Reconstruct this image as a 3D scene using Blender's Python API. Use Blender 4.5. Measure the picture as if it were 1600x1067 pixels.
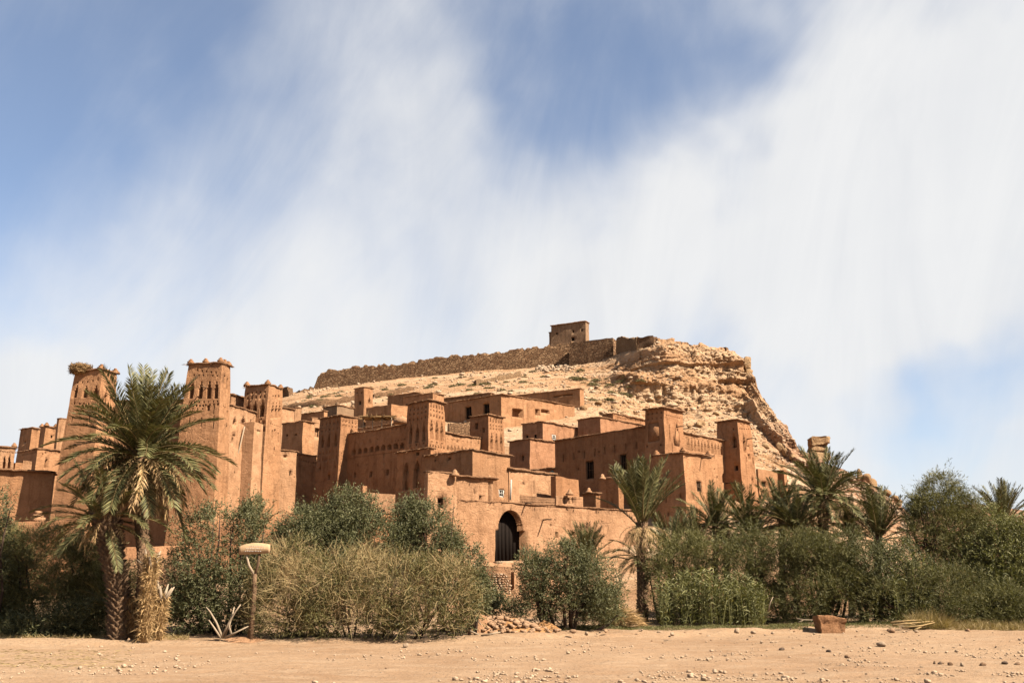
import bpy, math, random
import numpy as np
from math import sin, cos, radians, pi

for o in list(bpy.data.objects):
    bpy.data.objects.remove(o)
SC = bpy.context.scene
COL = SC.collection

# ------------------------------------------------------------------ camera, sky, sun, exposure
F = 1600 * 35 / 36.0            # focal length in photograph pixels (35 mm lens)
CY = 533.5
HOR = 930.0                     # horizon row of the photograph
PITCH = math.atan((HOR - CY) / F)
H = 1.65
cp, sp = cos(PITCH), sin(PITCH)
cam_d = bpy.data.cameras.new('camera'); cam_d.lens = 35; cam_d.sensor_width = 36
cam_d.clip_end = 20000
cam = bpy.data.objects.new('camera', cam_d); COL.objects.link(cam)
cam.location = (0, 0, H); cam.rotation_euler = (pi / 2 + PITCH, 0, 0)
SC.camera = cam

SUN_AZ = 58.0                   # degrees to the right of the direction behind the camera
SUN_EL = 44.0
sun_d = bpy.data.lights.new('sun', 'SUN'); sun_d.energy = 5.0; sun_d.angle = radians(0.53)
sun_d.color = (1.0, 0.885, 0.73)
sun = bpy.data.objects.new('sun', sun_d); COL.objects.link(sun)
_sd = np.array([sin(radians(SUN_AZ)) * cos(radians(SUN_EL)), -cos(radians(SUN_AZ)) * cos(radians(SUN_EL)), sin(radians(SUN_EL))])
from mathutils import Vector, Matrix
sun.rotation_euler = Vector(_sd).to_track_quat('Z', 'Y').to_euler()
sun.location = (60, -40, 80)

SC.view_settings.view_transform = 'Standard'
SC.view_settings.look = 'None'
SC.view_settings.exposure = 1.9     # the photograph is exposed bright for the sunlit clay
SC.view_settings.gamma = 1.0
SC.cycles.max_bounces = 6
SC.cycles.transparent_max_bounces = 8
try:
    SC.cycles.use_denoising = True
except Exception:
    pass

def ray(px, py):
    a = (px - 800) / F; b = (CY - py) / F
    return np.array([a, cp - b * sp, sp + b * cp])
def P(px, py, Y):
    r = ray(px, py); t = Y / r[1]
    return np.array([r[0] * t, Y, H + r[2] * t])
def proj(p):
    x, y, z = p[0], p[1], p[2] - H
    d = y * cp + z * sp
    return 800 + F * x / d, CY - F * (-y * sp + z * cp) / d
def gdir(px, py):
    r = ray(px, py); return r / np.linalg.norm(r)

# ------------------------------------------------------------------ node helpers
class NT:
    def __init__(s, nt):
        s.nt = nt; s.n = nt.nodes; s.l = nt.links; s.n.clear()
    def new(s, t, **kw):
        n = s.n.new(t)
        for k, v in kw.items():
            if k == 'inp':
                for a, b in v.items():
                    sk = n.inputs[a]
                    if isinstance(b, bpy.types.NodeSocket): s.l.new(b, sk)
                    else: sk.default_value = b
            else: setattr(n, k, v)
        return n
    def math(s, op, a, b=None, c=None, clamp=False):
        n = s.n.new('ShaderNodeMath'); n.operation = op; n.use_clamp = clamp
        for i, v in enumerate((a, b, c)):
            if v is None: continue
            if isinstance(v, bpy.types.NodeSocket): s.l.new(v, n.inputs[i])
            else: n.inputs[i].default_value = v
        return n.outputs[0]
    def vmath(s, op, a, b=None, out=0):
        n = s.n.new('ShaderNodeVectorMath'); n.operation = op
        for i, v in enumerate((a, b)):
            if v is None: continue
            if isinstance(v, bpy.types.NodeSocket): s.l.new(v, n.inputs[i])
            else: n.inputs[i].default_value = v
        return n.outputs[out]
    def noise(s, vec, scale, detail=4, rough=.55, dist=0.0):
        n = s.new('ShaderNodeTexNoise', inp={'Scale': scale, 'Detail': detail, 'Roughness': rough, 'Distortion': dist})
        if vec is not None: s.l.new(vec, n.inputs['Vector'])
        return n.outputs['Fac']
    def ramp(s, f, stops):
        n = s.new('ShaderNodeValToRGB'); cr = n.color_ramp
        while len(cr.elements) < len(stops): cr.elements.new(.5)
        for e, (p, c) in zip(cr.elements, stops):
            e.position = p; e.color = (c[0], c[1], c[2], 1) if isinstance(c, (tuple, list)) else (c, c, c, 1)
        s.l.new(f, n.inputs[0]); return n.outputs[0]
    def mix(s, f, a, b, mode='MIX'):
        n = s.new('ShaderNodeMix', data_type='RGBA', blend_type=mode)
        for sk, v in ((n.inputs[0], f), (n.inputs[6], a), (n.inputs[7], b)):
            if isinstance(v, bpy.types.NodeSocket): s.l.new(v, sk)
            elif isinstance(v, (tuple, list)): sk.default_value = (v[0], v[1], v[2], 1)
            else: sk.default_value = v
        return n.outputs[2]
    def remap(s, v, a, b, c=0., d=1.):
        n = s.new('ShaderNodeMapRange', interpolation_type='SMOOTHSTEP', inp={1: a, 2: b, 3: c, 4: d})
        s.l.new(v, n.inputs[0]); return n.outputs[0]

# ------------------------------------------------------------------ world: daylight sky with high cirrus
W = bpy.data.worlds.new('World'); SC.world = W; W.use_nodes = True
g = NT(W.node_tree)
sky = g.new('ShaderNodeTexSky', sky_type='NISHITA', sun_disc=False, sun_elevation=radians(SUN_EL),
            sun_rotation=radians(180 - SUN_AZ), altitude=1300, air_density=1.0, dust_density=0.8, ozone_density=1.6)
tc = g.new('ShaderNodeTexCoord').outputs['Generated']
sep = g.new('ShaderNodeSeparateXYZ'); g.l.new(tc, sep.inputs[0])
zz = g.math('MAXIMUM', sep.outputs[2], 0.0)
den = g.math('ADD', zz, 0.12)
plane = g.new('ShaderNodeCombineXYZ', inp={0: g.math('DIVIDE', sep.outputs[0], den), 1: g.math('DIVIDE', sep.outputs[1], den), 2: 0.0}).outputs[0]
def stretched(tilt, sc_, scale, detail, rough, dist, off=(0, 0, 0)):
    # cirrus fibres: noise over the dome, drawn out along a direction tilted from the vertical
    m = g.new('ShaderNodeMapping', vector_type='POINT', inp={'Rotation': (0, tilt, 0), 'Location': off}); g.l.new(tc, m.inputs[0])
    v = g.vmath('MULTIPLY', m.outputs[0], sc_)
    return g.noise(v, scale, detail, rough, dist)
n1 = stretched(radians(-24), (2.0, 1.2, .8), 1.9, 9, .58, .7)
n2 = stretched(radians(-34), (3.0, 1.6, 1.0), 2.2, 12, .60, 1.3, (3, 7, 2))
n3 = stretched(0, (1, 1, 1.3), 2.0, 6, .5, .6, (11, 2, 5))
nn = g.math('ADD', g.math('ADD', g.math('MULTIPLY', n1, .46), g.math('MULTIPLY', n2, .34)), g.math('MULTIPLY', n3, .20))
warp = g.new('ShaderNodeTexNoise', noise_dimensions='3D', inp={'Scale': 3.2, 'Detail': 4.0, 'Roughness': .6}); g.l.new(tc, warp.inputs['Vector'])
wv = g.vmath('SUBTRACT', warp.outputs['Color'], (.5, .5, .5))
wv = g.vmath('MULTIPLY', wv, (.30, .30, .30))
dw = g.vmath('NORMALIZE', g.vmath('ADD', tc, wv))
def blob(px, py, r_deg, amp):
    d = gdir(px, py)
    dt = g.vmath('DOT_PRODUCT', dw, (float(d[0]), float(d[1]), float(d[2])), out=1)
    f = g.remap(dt, cos(radians(r_deg)), cos(radians(r_deg * .15)))
    return g.math('MULTIPLY', f, amp)
acc = g.math('MULTIPLY', g.math('SUBTRACT', nn, .5), 2.6)
acc = g.math('ADD', acc, 0.28)
BLOBS = [(1390, 120, 11, .72), (1330, 330, 12, .5), (1540, 300, 11, .45), (1250, 480, 14, .35), (900, 330, 11, .24), (1080, 300, 9, .2), (620, 330, 13, .10), (300, 330, 11, .06),
         (1000, 110, 11, -.36), (850, 40, 9, -.22), (590, 110, 9, .20), (560, 20, 8, .02),
         (60, 20, 14, -.34), (400, 20, 8, -.18), (0, 250, 10, -.25), (330, 640, 11, .25), (700, 480, 13, .28),
         (1440, 670, 4.5, -.26), (1590, 645, 4.5, -.32), (1500, 750, 4, -.12), (1450, 20, 4, -.12), (20, 640, 5, .4)]
for b in BLOBS: acc = g.math('ADD', acc, blob(*b))
low = g.remap(sep.outputs[2], 0.02, 0.45, .46, 0.0)          # the veil thickens towards the horizon
acc = g.math('ADD', acc, low)
cm = g.remap(acc, -.35, 1.18, .10, .97)
n4 = stretched(radians(-6), (6.0, 2.5, 1.0), 2.0, 8, .6, 1.2, (5, 1, 0))
ccol = g.mix(g.remap(g.math('ADD', g.math('MULTIPLY', n3, .5), g.math('MULTIPLY', n4, .5)), .36, .62), (4.35, 4.40, 4.48), (4.80, 4.80, 4.79))
skyc = g.new('ShaderNodeHueSaturation', inp={'Saturation': .98, 'Value': .92, 'Color': sky.outputs[0]}).outputs[0]
skycol = g.mix(cm, skyc, ccol)
bg = g.new('ShaderNodeBackground', inp={'Strength': 0.05}); g.l.new(skycol, bg.inputs[0])
out = g.new('ShaderNodeOutputWorld'); g.l.new(bg.outputs[0], out.inputs[0])

# ------------------------------------------------------------------ numpy noise
def _h(ix, iy, iz, seed):
    with np.errstate(over='ignore'):
        n = (ix.astype(np.uint32) * np.uint32(374761393) + iy.astype(np.uint32) * np.uint32(668265263)
             + iz.astype(np.uint32) * np.uint32(2147483647) + np.uint32(seed * 974634777 & 0xffffffff))
        n = (n ^ (n >> np.uint32(13))) * np.uint32(1274126177)
        n = n ^ (n >> np.uint32(16))
        n = n * np.uint32(2246822519); n = n ^ (n >> np.uint32(15))
    return n.astype(np.float64) / 4294967295.0
def vn(p, scale=1.0, seed=0):
    q = np.asarray(p, float) / scale + 1000.0
    f = np.floor(q); t = q - f; t = t * t * (3 - 2 * t); i = f.astype(np.int64)
    r = 0
    for dx in (0, 1):
        for dy in (0, 1):
            for dz in (0, 1):
                w = (t[:, 0] if dx else 1 - t[:, 0]) * (t[:, 1] if dy else 1 - t[:, 1]) * (t[:, 2] if dz else 1 - t[:, 2])
                r = r + w * _h(i[:, 0] + dx, i[:, 1] + dy, i[:, 2] + dz, seed)
    return r * 2 - 1
def fbm(p, scale, seed=0, oct=4, g_=.5):
    r = 0; a = 1; s = 0
    for k in range(oct):
        r = r + a * vn(p, scale / 2 ** k, seed + k * 17); s += a; a *= g_
    return r / s
def cellv(p, scale, seed=0):
    q = np.floor(np.asarray(p, float) / np.asarray(scale) + 1000).astype(np.int64)
    return _h(q[:, 0], q[:, 1], q[:, 2], seed) * 2 - 1
def smooth(x, a, b):
    t = np.clip((np.asarray(x, float) - a) / (b - a), 0, 1); return t * t * (3 - 2 * t)
def wob(p, amp, scale=1.6, seed=3):
    p = np.asarray(p, float)
    return p + amp * np.stack([fbm(p, scale, seed, 3), fbm(p, scale, seed + 50, 3), fbm(p, scale, seed + 90, 3)], 1)

# ------------------------------------------------------------------ mesh helpers
def mkmesh(name, V, Fs, smooth_=False):
    me = bpy.data.meshes.new(name)
    V = np.asarray(V, np.float32).reshape(-1, 3)
    Fs = [np.asarray(f, np.int32) for f in Fs if len(f)]
    nl = sum(f.size for f in Fs); nf = sum(len(f) for f in Fs)
    me.vertices.add(len(V)); me.vertices.foreach_set('co', V.ravel())
    me.loops.add(nl); me.polygons.add(nf)
    me.loops.foreach_set('vertex_index', np.concatenate([f.ravel() for f in Fs]))
    st = []; tot = []; c = 0
    for f in Fs:
        k = f.shape[1]; st.append(c + np.arange(len(f)) * k); tot.append(np.full(len(f), k)); c += f.size
    me.polygons.foreach_set('loop_start', np.concatenate(st).astype(np.int32))
    me.polygons.foreach_set('loop_total', np.concatenate(tot).astype(np.int32))
    if smooth_: me.polygons.foreach_set('use_smooth', np.ones(nf, bool))
    me.update(calc_edges=True)
    return me
class MB:
    def __init__(s): s.V = []; s.Q = []; s.T = []; s.n = 0
    def add(s, V, F_):
        V = np.asarray(V, float).reshape(-1, 3)
        F_ = np.asarray(F_, np.int64)
        if F_.shape[1] == 4: s.Q.append(F_ + s.n)
        else: s.T.append(F_ + s.n)
        s.V.append(V); s.n += len(V)
    def add2(s, V, Q, T):
        V = np.asarray(V, float).reshape(-1, 3)
        if len(Q): s.Q.append(np.asarray(Q, np.int64) + s.n)
        if len(T): s.T.append(np.asarray(T, np.int64) + s.n)
        s.V.append(V); s.n += len(V)
    def verts(s): return np.concatenate(s.V)
    def obj(s, name, mat, parent=None, base=(0, 0, 0), sm=False, post=None):
        V = s.verts()
        if post is not None: V = post(V)
        Fs = []
        if s.Q: Fs.append(np.concatenate(s.Q))
        if s.T: Fs.append(np.concatenate(s.T))
        me = mkmesh(name, V - np.asarray(base, float), Fs, sm)
        return link(name, me, mat, parent, base if parent is None else None)
def link(name, me, mat, parent=None, loc=None):
    if mat is not None and not me.materials: me.materials.append(mat)
    o = bpy.data.objects.new(name, me); COL.objects.link(o)
    if parent is not None: o.parent = parent
    if loc is not None: o.location = tuple(float(v) for v in loc)
    return o
def empty(name, loc, label, cat, group=None):
    o = bpy.data.objects.new(name, None); COL.objects.link(o)
    o.location = tuple(float(v) for v in loc); o.empty_display_size = .3
    return tag(o, label, cat, group)
def tag(o, label=None, cat=None, group=None, kind=None):
    if label: o['label'] = label
    if cat: o['category'] = cat
    if group: o['group'] = group
    if kind: o['kind'] = kind
    return o
BOXF = np.array([[0, 1, 3, 2], [4, 6, 7, 5], [0, 4, 5, 1], [2, 3, 7, 6], [0, 2, 6, 4], [1, 5, 7, 3]])
def obox(c, ax, ay, az, hx, hy, hz):
    c = np.asarray(c, float); V = []
    for i in (-1, 1):
        for j in (-1, 1):
            for k in (-1, 1):
                V.append(c + i * hx * np.asarray(ax) + j * hy * np.asarray(ay) + k * hz * np.asarray(az))
    return np.array(V), BOXF
def tube(pts, rad, n=6, cap=True):
    pts = np.asarray(pts, float); m = len(pts); rad = np.broadcast_to(np.asarray(rad, float), (m,))
    tg = np.gradient(pts, axis=0); tg /= np.linalg.norm(tg, axis=1)[:, None] + 1e-9
    ref = np.array([0, 0, 1.]) if abs(tg[0][2]) < .9 else np.array([1., 0, 0])
    a = np.cross(tg, ref); a /= np.linalg.norm(a, axis=1)[:, None] + 1e-9
    b = np.cross(tg, a)
    th = np.arange(n) * 2 * pi / n
    V = pts[:, None, :] + rad[:, None, None] * (np.cos(th)[None, :, None] * a[:, None, :] + np.sin(th)[None, :, None] * b[:, None, :])
    V = V.reshape(-1, 3); Q = []
    for i in range(m - 1):
        for j in range(n):
            k = (j + 1) % n
            Q.append([i * n + j, i * n + k, (i + 1) * n + k, (i + 1) * n + j])
    T = []
    if cap:
        V = np.vstack([V, pts[0], pts[-1]])
        for j in range(n):
            k = (j + 1) % n
            T.append([m * n, k, j]); T.append([m * n + 1, (m - 1) * n + j, (m - 1) * n + k])
    return V, Q, T
def unit(v):
    v = np.asarray(v, float); return v / (np.linalg.norm(v, axis=-1, keepdims=True) + 1e-9)
def leaves(base, d, L, Wd, rng):
    n = len(base); d = unit(d); L = np.broadcast_to(L, (n,))[:, None]; Wd = np.broadcast_to(Wd, (n,))[:, None]
    r = unit(rng.normal(size=(n, 3))); s = unit(np.cross(d, r))
    V = np.stack([base, base + d * L * .45 + s * Wd / 2, base + d * L, base + d * L * .45 - s * Wd / 2], 1).reshape(-1, 3)
    return V, np.arange(n * 4).reshape(n, 4)
def blades(base, d, L, Wd, sag, rng, flat=None):
    n = len(base); d = unit(d); L = np.broadcast_to(L, (n,))[:, None]; Wd = np.broadcast_to(Wd, (n,))[:, None]
    sag = np.broadcast_to(sag, (n,))[:, None]; up = np.array([0, 0, 1.])
    r = unit(rng.normal(size=(n, 3))); s = unit(np.cross(d, r))
    p = lambda t: base + d * L * t - up * sag * L * t * t
    m = p(.5)
    V = np.stack([base - s * Wd * .35, base + s * Wd * .35, m + s * Wd / 2, m - s * Wd / 2, p(1.)], 1).reshape(-1, 3)
    i = np.arange(n)[:, None] * 5
    return V, i + np.array([[0, 1, 2, 3]]), i + np.array([[3, 2, 4]])

# ------------------------------------------------------------------ materials
def principled(name):
    m = bpy.data.materials.new(name); m.use_nodes = True; t = NT(m.node_tree)
    b = t.new('ShaderNodeBsdfPrincipled', inp={'Roughness': .95})
    b.inputs['Specular IOR Level'].default_value = .12
    o = t.new('ShaderNodeOutputMaterial'); t.l.new(b.outputs[0], o.inputs[0])
    pos = t.new('ShaderNodeNewGeometry').outputs['Position']
    return m, t, b, pos
def mapped(t, pos, sc_):
    n = t.new('ShaderNodeMapping', inp={'Scale': sc_}); t.l.new(pos, n.inputs[0]); return n.outputs[0]
def bump(t, b, h, strength, dist):
    n = t.new('ShaderNodeBump', inp={'Strength': strength, 'Distance': dist}); t.l.new(h, n.inputs['Height'])
    t.l.new(n.outputs[0], b.inputs['Normal'])
def clay(name, base, rough=1.0, courses=0.0):
    m, t, b, pos = principled(name); base = np.array(base) * [.455, .436, .432]
    big = t.noise(pos, .22, 5, .6, .4); mid = t.noise(pos, 1.4, 6, .65); fine = t.noise(pos, 9, 5, .7)
    st = t.noise(mapped(t, pos, (1.9, 1.9, .13)), 1.0, 6, .7, .3)
    c = t.ramp(big, [(.25, tuple(base * .74)), (.5, tuple(base)), (.78, tuple(base * np.array([1.14, 1.17, 1.22])))])
    patch = t.remap(t.noise(pos, .55, 4, .55, .8), .53, .575)                       # replastered patches
    c = t.mix(t.math('MULTIPLY', patch, .5), c, tuple(base * np.array([.84, .80, .76])))
    c = t.mix(1.0, c, t.ramp(mid, [(.25, (.70, .67, .64)), (.5, (1, 1, 1)), (.8, (1.13, 1.13, 1.13))]), 'MULTIPLY')
    c = t.mix(1.0, c, t.ramp(st, [(.30, (.66, .63, .60)), (.48, (1, 1, 1)), (.8, (1.07, 1.07, 1.07))]), 'MULTIPLY')   # rain streaks
    c = t.mix(1.0, c, t.ramp(fine, [(.28, (.80, .79, .78)), (.5, (1, 1, 1)), (.75, (1.10, 1.10, 1.10))]), 'MULTIPLY')
    wpos = t.vmath('ADD', mapped(t, pos, (1, 1, .6)), t.vmath('MULTIPLY', t.new('ShaderNodeTexNoise', inp={'Scale': .9, 'Detail': 4.0, 'Vector': pos}).outputs['Color'], (1.2, 1.2, 1.2)))
    ck = t.new('ShaderNodeTexVoronoi', feature='DISTANCE_TO_EDGE', inp={'Scale': .42}); t.l.new(wpos, ck.inputs['Vector'])
    crack = t.math('MULTIPLY', t.remap(ck.outputs['Distance'], .016, .004), t.remap(t.noise(pos, .3, 2, .5), .50, .60))
    c = t.mix(t.math('MULTIPLY', crack, .25), c, tuple(base * .30))
    lift = t.new('ShaderNodeTexWave', wave_type='BANDS', bands_direction='Z', inp={'Scale': .36, 'Distortion': .9, 'Detail': 4.0, 'Detail Scale': 1.6})
    t.l.new(pos, lift.inputs['Vector']); ll = t.remap(lift.outputs['Fac'], .05, .0)
    c = t.mix(t.math('MULTIPLY', ll, .035), c, tuple(base * .55))                    # rammed earth lift lines
    oi = t.new('ShaderNodeObjectInfo').outputs['Random']
    c = t.mix(1.0, c, t.ramp(oi, [(0, (.93, .93, .93)), (1, (1.05, 1.05, 1.05))]), 'MULTIPLY')
    t.l.new(c, b.inputs['Base Color'])
    hh = t.math('ADD', t.math('MULTIPLY', mid, .55), t.math('MULTIPLY', t.noise(pos, 5.5, 6, .75), .45))
    if courses:
        wv_ = t.new('ShaderNodeTexWave', wave_type='BANDS', bands_direction='Z', inp={'Scale': courses, 'Distortion': 2.2, 'Detail': 3.0, 'Detail Scale': 1.2})
        t.l.new(pos, wv_.inputs['Vector']); hh = t.math('ADD', hh, t.math('MULTIPLY', wv_.outputs['Fac'], .10))
    hh = t.math('SUBTRACT', hh, t.math('ADD', t.math('MULTIPLY', ll, .02), t.math('MULTIPLY', crack, .12)))
    bump(t, b, hh, .9 * rough, .26)
    return m
def stony(name, c1, c2, mortar, scale, ztall=1.5):
    c1, c2, mortar = [tuple(np.array(c) * .40) for c in (c1, c2, mortar)]
    m, t, b, pos = principled(name)
    mp = mapped(t, pos, (1, 1, ztall))
    w_ = t.vmath('ADD', mp, t.vmath('MULTIPLY', t.new('ShaderNodeTexNoise', inp={'Scale': 2.0, 'Vector': mp}).outputs['Color'], (.35, .35, .35)))
    v = t.new('ShaderNodeTexVoronoi', feature='F1', inp={'Scale': scale}); t.l.new(w_, v.inputs['Vector'])
    e = t.new('ShaderNodeTexVoronoi', feature='DISTANCE_TO_EDGE', inp={'Scale': scale}); t.l.new(w_, e.inputs['Vector'])
    hue = t.new('ShaderNodeSeparateColor'); t.l.new(v.outputs['Color'], hue.inputs[0])
    c = t.mix(hue.outputs[0], c1, c2)
    c = t.mix(1.0, c, t.ramp(t.noise(pos, .35, 5, .6), [(.3, (.72, .70, .68)), (.6, (1.08, 1.08, 1.08))]), 'MULTIPLY')
    ed = t.remap(e.outputs['Distance'], .01, .13)
    c = t.mix(ed, mortar, c)
    t.l.new(c, b.inputs['Base Color'])
    bump(t, b, t.math('ADD', ed, t.noise(pos, 6, 4, .6)), .9, .18)
    return m
def plain(name, base, var=.25, scale=6., rough=.9, bstr=.4, bd=.02, stretch=(1, 1, 1)):
    m, t, b, pos = principled(name); base = np.array(base) * .40
    tcoo = t.new('ShaderNodeTexCoord').outputs['Object']
    mp = mapped(t, tcoo, stretch)
    n = t.noise(mp, scale, 5, .65); n2 = t.noise(mp, scale * 5, 4, .65)
    c = t.ramp(n, [(.25, tuple(base * (1 - var))), (.75, tuple(np.minimum(base * (1 + var), .95)))])
    c = t.mix(1.0, c, t.ramp(n2, [(.3, (1 - var * .6,) * 3), (.7, (1 + var * .4,) * 3)]), 'MULTIPLY')
    t.l.new(c, b.inputs['Base Color']); b.inputs['Roughness'].default_value = rough
    bump(t, b, t.math('ADD', n, n2), bstr, bd)
    return m
def foliage(name, c_dark, c_light, tr=.25, gloss=.25, hue_scale=.9, dry=None, dry_amt=0.):
    c_dark, c_light = [tuple(np.array(c) * .56) for c in (c_dark, c_light)]; dry = None if dry is None else tuple(np.array(dry) * .56)
    m = bpy.data.materials.new(name); m.use_nodes = True; t = NT(m.node_tree)
    geo = t.new('ShaderNodeNewGeometry'); pos = geo.outputs['Position']
    rnd = geo.outputs['Random Per Island']
    f = t.math('ADD', t.math('MULTIPLY', rnd, .55), t.math('MULTIPLY', t.noise(pos, hue_scale, 3, .6), .45))
    c = t.ramp(f, [(.2, c_dark), (.8, c_light)])
    if dry is not None:
        dn = t.math('ADD', t.math('MULTIPLY', t.noise(pos, hue_scale * .8, 3, .6), .7), t.math('MULTIPLY', rnd, .3))
        c = t.mix(t.remap(dn, .62 - dry_amt, .78 - dry_amt), c, dry)
    d = t.new('ShaderNodeBsdfPrincipled', inp={'Base Color': c, 'Roughness': .55}); d.inputs['Specular IOR Level'].default_value = gloss
    tl = t.new('ShaderNodeBsdfTranslucent', inp={'Color': t.mix(1.0, c, (1.1, 1.15, .55), 'MULTIPLY')})
    mx = t.new('ShaderNodeMixShader', inp={0: tr}); t.l.new(d.outputs[0], mx.inputs[1]); t.l.new(tl.outputs[0], mx.inputs[2])
    o = t.new('ShaderNodeOutputMaterial'); t.l.new(mx.outputs[0], o.inputs[0])
    return m

M = {}
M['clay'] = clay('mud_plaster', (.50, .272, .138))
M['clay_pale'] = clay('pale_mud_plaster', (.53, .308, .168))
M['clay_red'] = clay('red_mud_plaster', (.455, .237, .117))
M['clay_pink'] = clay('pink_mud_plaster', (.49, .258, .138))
M['clay_old'] = clay('weathered_mud_brick', (.38, .215, .115), 1.4, courses=1.6)
M['clay_grey'] = clay('grey_mud_plaster', (.36, .235, .14), 1.2)
M['coping'] = clay('coping_earth', (.37, .205, .108), 1.6)
M['stonewall'] = stony('dry_stone', (.30, .165, .085), (.42, .25, .135), (.20, .11, .06), 3.4, 1.6)
M['stonewall_pale'] = stony('pale_dry_stone', (.42, .25, .13), (.55, .36, .20), (.28, .165, .09), 3.2, 1.6)
M['rampart'] = stony('rampart_stone', (.24, .125, .062), (.50, .31, .17), (.16, .085, .045), 1.25, 1.7)
M['gatewood_shade'] = plain('door_wood_with_painted_shade', (.014, .008, .005), .3, 5)  # near-black door colour: the shade inside the gate arch is painted in
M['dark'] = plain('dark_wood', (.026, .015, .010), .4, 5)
M['wood'] = plain('weathered_wood', (.20, .12, .07), .35, 5, stretch=(1, 1, .3))
M['palewood'] = plain('bleached_wood', (.52, .40, .28), .25, 6, stretch=(1, 1, .3))
M['white'] = plain('white_paint', (.70, .64, .56), .1, 6)
M['straw'] = plain('straw', (.50, .34, .16), .35, 3)
M['thatch'] = plain('dry_palm_fibre', (.42, .26, .12), .4, 3)
M['trunk'] = plain('palm_trunk', (.27, .165, .095), .45, 4, bstr=.8, bd=.05)
M['bark'] = plain('bark', (.10, .065, .045), .4, 6)
# ------------------------------------------------------------------ ground and terrain materials
def ground_mat():
    m, t, b, pos = principled('dry_riverbed')
    big = t.noise(pos, .10, 5, .6); mid = t.noise(mapped(t, pos, (1, 1.8, 1)), .7, 6, .65, .5); fine = t.noise(pos, 9, 6, .75)
    c = t.ramp(big, [(.3, (0.160, 0.094, 0.051)), (.5, (0.200, 0.127, 0.074)), (.7, (0.223, 0.149, 0.090))])
    c = t.mix(t.remap(mid, .42, .70, 0, .7), c, (0.240, 0.169, 0.108))
    c = t.mix(1.0, c, t.ramp(fine, [(.25, (.66, .62, .58)), (.5, (1, 1, 1)), (.8, (1.2, 1.2, 1.2))]), 'MULTIPLY')
    v = t.new('ShaderNodeTexVoronoi', feature='F1', inp={'Scale': 11.0, 'Randomness': 1.0}); t.l.new(pos, v.inputs['Vector'])
    sc_ = t.new('ShaderNodeSeparateColor'); t.l.new(v.outputs['Color'], sc_.inputs[0])
    peb = t.math('MULTIPLY', t.remap(v.outputs['Distance'], .34, .22), t.remap(sc_.outputs[0], .60, .66))
    pc = t.ramp(sc_.outputs[1], [(0, (0.120, 0.080, 0.053)), (.5, (0.208, 0.152, 0.102)), (1, (0.256, 0.208, 0.163))])
    c = t.mix(t.math('MULTIPLY', peb, .8), c, pc)
    t.l.new(c, b.inputs['Base Color'])
    h = t.math('ADD', t.math('ADD', t.math('MULTIPLY', mid, .8), t.math('MULTIPLY', fine, .25)), t.math('MULTIPLY', peb, .25))
    bump(t, b, h, 1.0, .16)
    return m
def rock_mat(name, a, bcol, ccol, red=None, strata=.5):
    a, bcol, ccol = [tuple(np.array(c) * .455) for c in (a, bcol, ccol)]; red = None if red is None else tuple(np.array(red) * .47)
    m, t, b, pos = principled(name)
    wz = t.noise(pos, .07, 5, .6)
    sepz = t.new('ShaderNodeSeparateXYZ'); t.l.new(pos, sepz.inputs[0])
    zc = t.math('ADD', sepz.outputs[2], t.math('MULTIPLY', wz, 9.0))
    zv = t.new('ShaderNodeCombineXYZ', inp={0: t.math('MULTIPLY', sepz.outputs[0], .04), 1: t.math('MULTIPLY', sepz.outputs[1], .04), 2: zc}).outputs[0]
    band = t.noise(zv, .42 * strata * 2, 6, .65)
    c = t.ramp(band, [(.36, a), (.5, bcol), (.64, ccol)])
    mid = t.noise(pos, .5, 7, .68, .5); fine = t.noise(pos, 3.2, 6, .72)
    c = t.mix(1.0, c, t.ramp(mid, [(.28, (.74, .69, .62)), (.5, (1, 1, 1)), (.75, (1.12, 1.12, 1.12))]), 'MULTIPLY')
    c = t.mix(1.0, c, t.ramp(fine, [(.28, (.66, .62, .58)), (.5, (1, 1, 1)), (.78, (1.18, 1.18, 1.18))]), 'MULTIPLY')
    if red is not None:   # red marl crops out low on the eastern flank
        mask = t.math('MULTIPLY', t.remap(sepz.outputs[0], 40, 62), t.remap(zc, 46, 38))
        c = t.mix(t.math('MULTIPLY', mask, .75), c, t.mix(1.0, red, t.ramp(mid, [(.3, (.7, .7, .7)), (.7, (1.2, 1.2, 1.2))]), 'MULTIPLY'))
    t.l.new(c, b.inputs['Base Color'])
    hh = t.math('ADD', t.math('ADD', t.math('MULTIPLY', mid, .9), t.math('MULTIPLY', fine, .45)), t.math('MULTIPLY', band, .5))
    bump(t, b, hh, 1.0, .9)
    return m
M['ground'] = ground_mat()
M['hill'] = rock_mat('ochre_hill', (.50, .280, .142), (.65, .395, .220), (.74, .52, .33), red=(.44, .225, .135))
M['farhill'] = rock_mat('red_far_hill', (.40, .20, .12), (.46, .25, .15), (.5, .29, .18))
M['rock'] = rock_mat('ochre_rock', (.42, .25, .125), (.54, .34, .18), (.60, .41, .23), strata=.9)
M['palerock'] = plain('pale_stone', (.68, .49, .33), .25, 3, bstr=.8, bd=.05)
M['redrock'] = plain('reddish_stone', (.52, .32, .19), .25, 3, bstr=.8, bd=.05)
M['darkrock'] = plain('dark_stone', (.22, .15, .105), .3, 3, bstr=.8, bd=.05)
M['orangesoil'] = plain('orange_soil', (.60, .31, .13), .25, 2.5, bstr=1.0, bd=.1)

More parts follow.
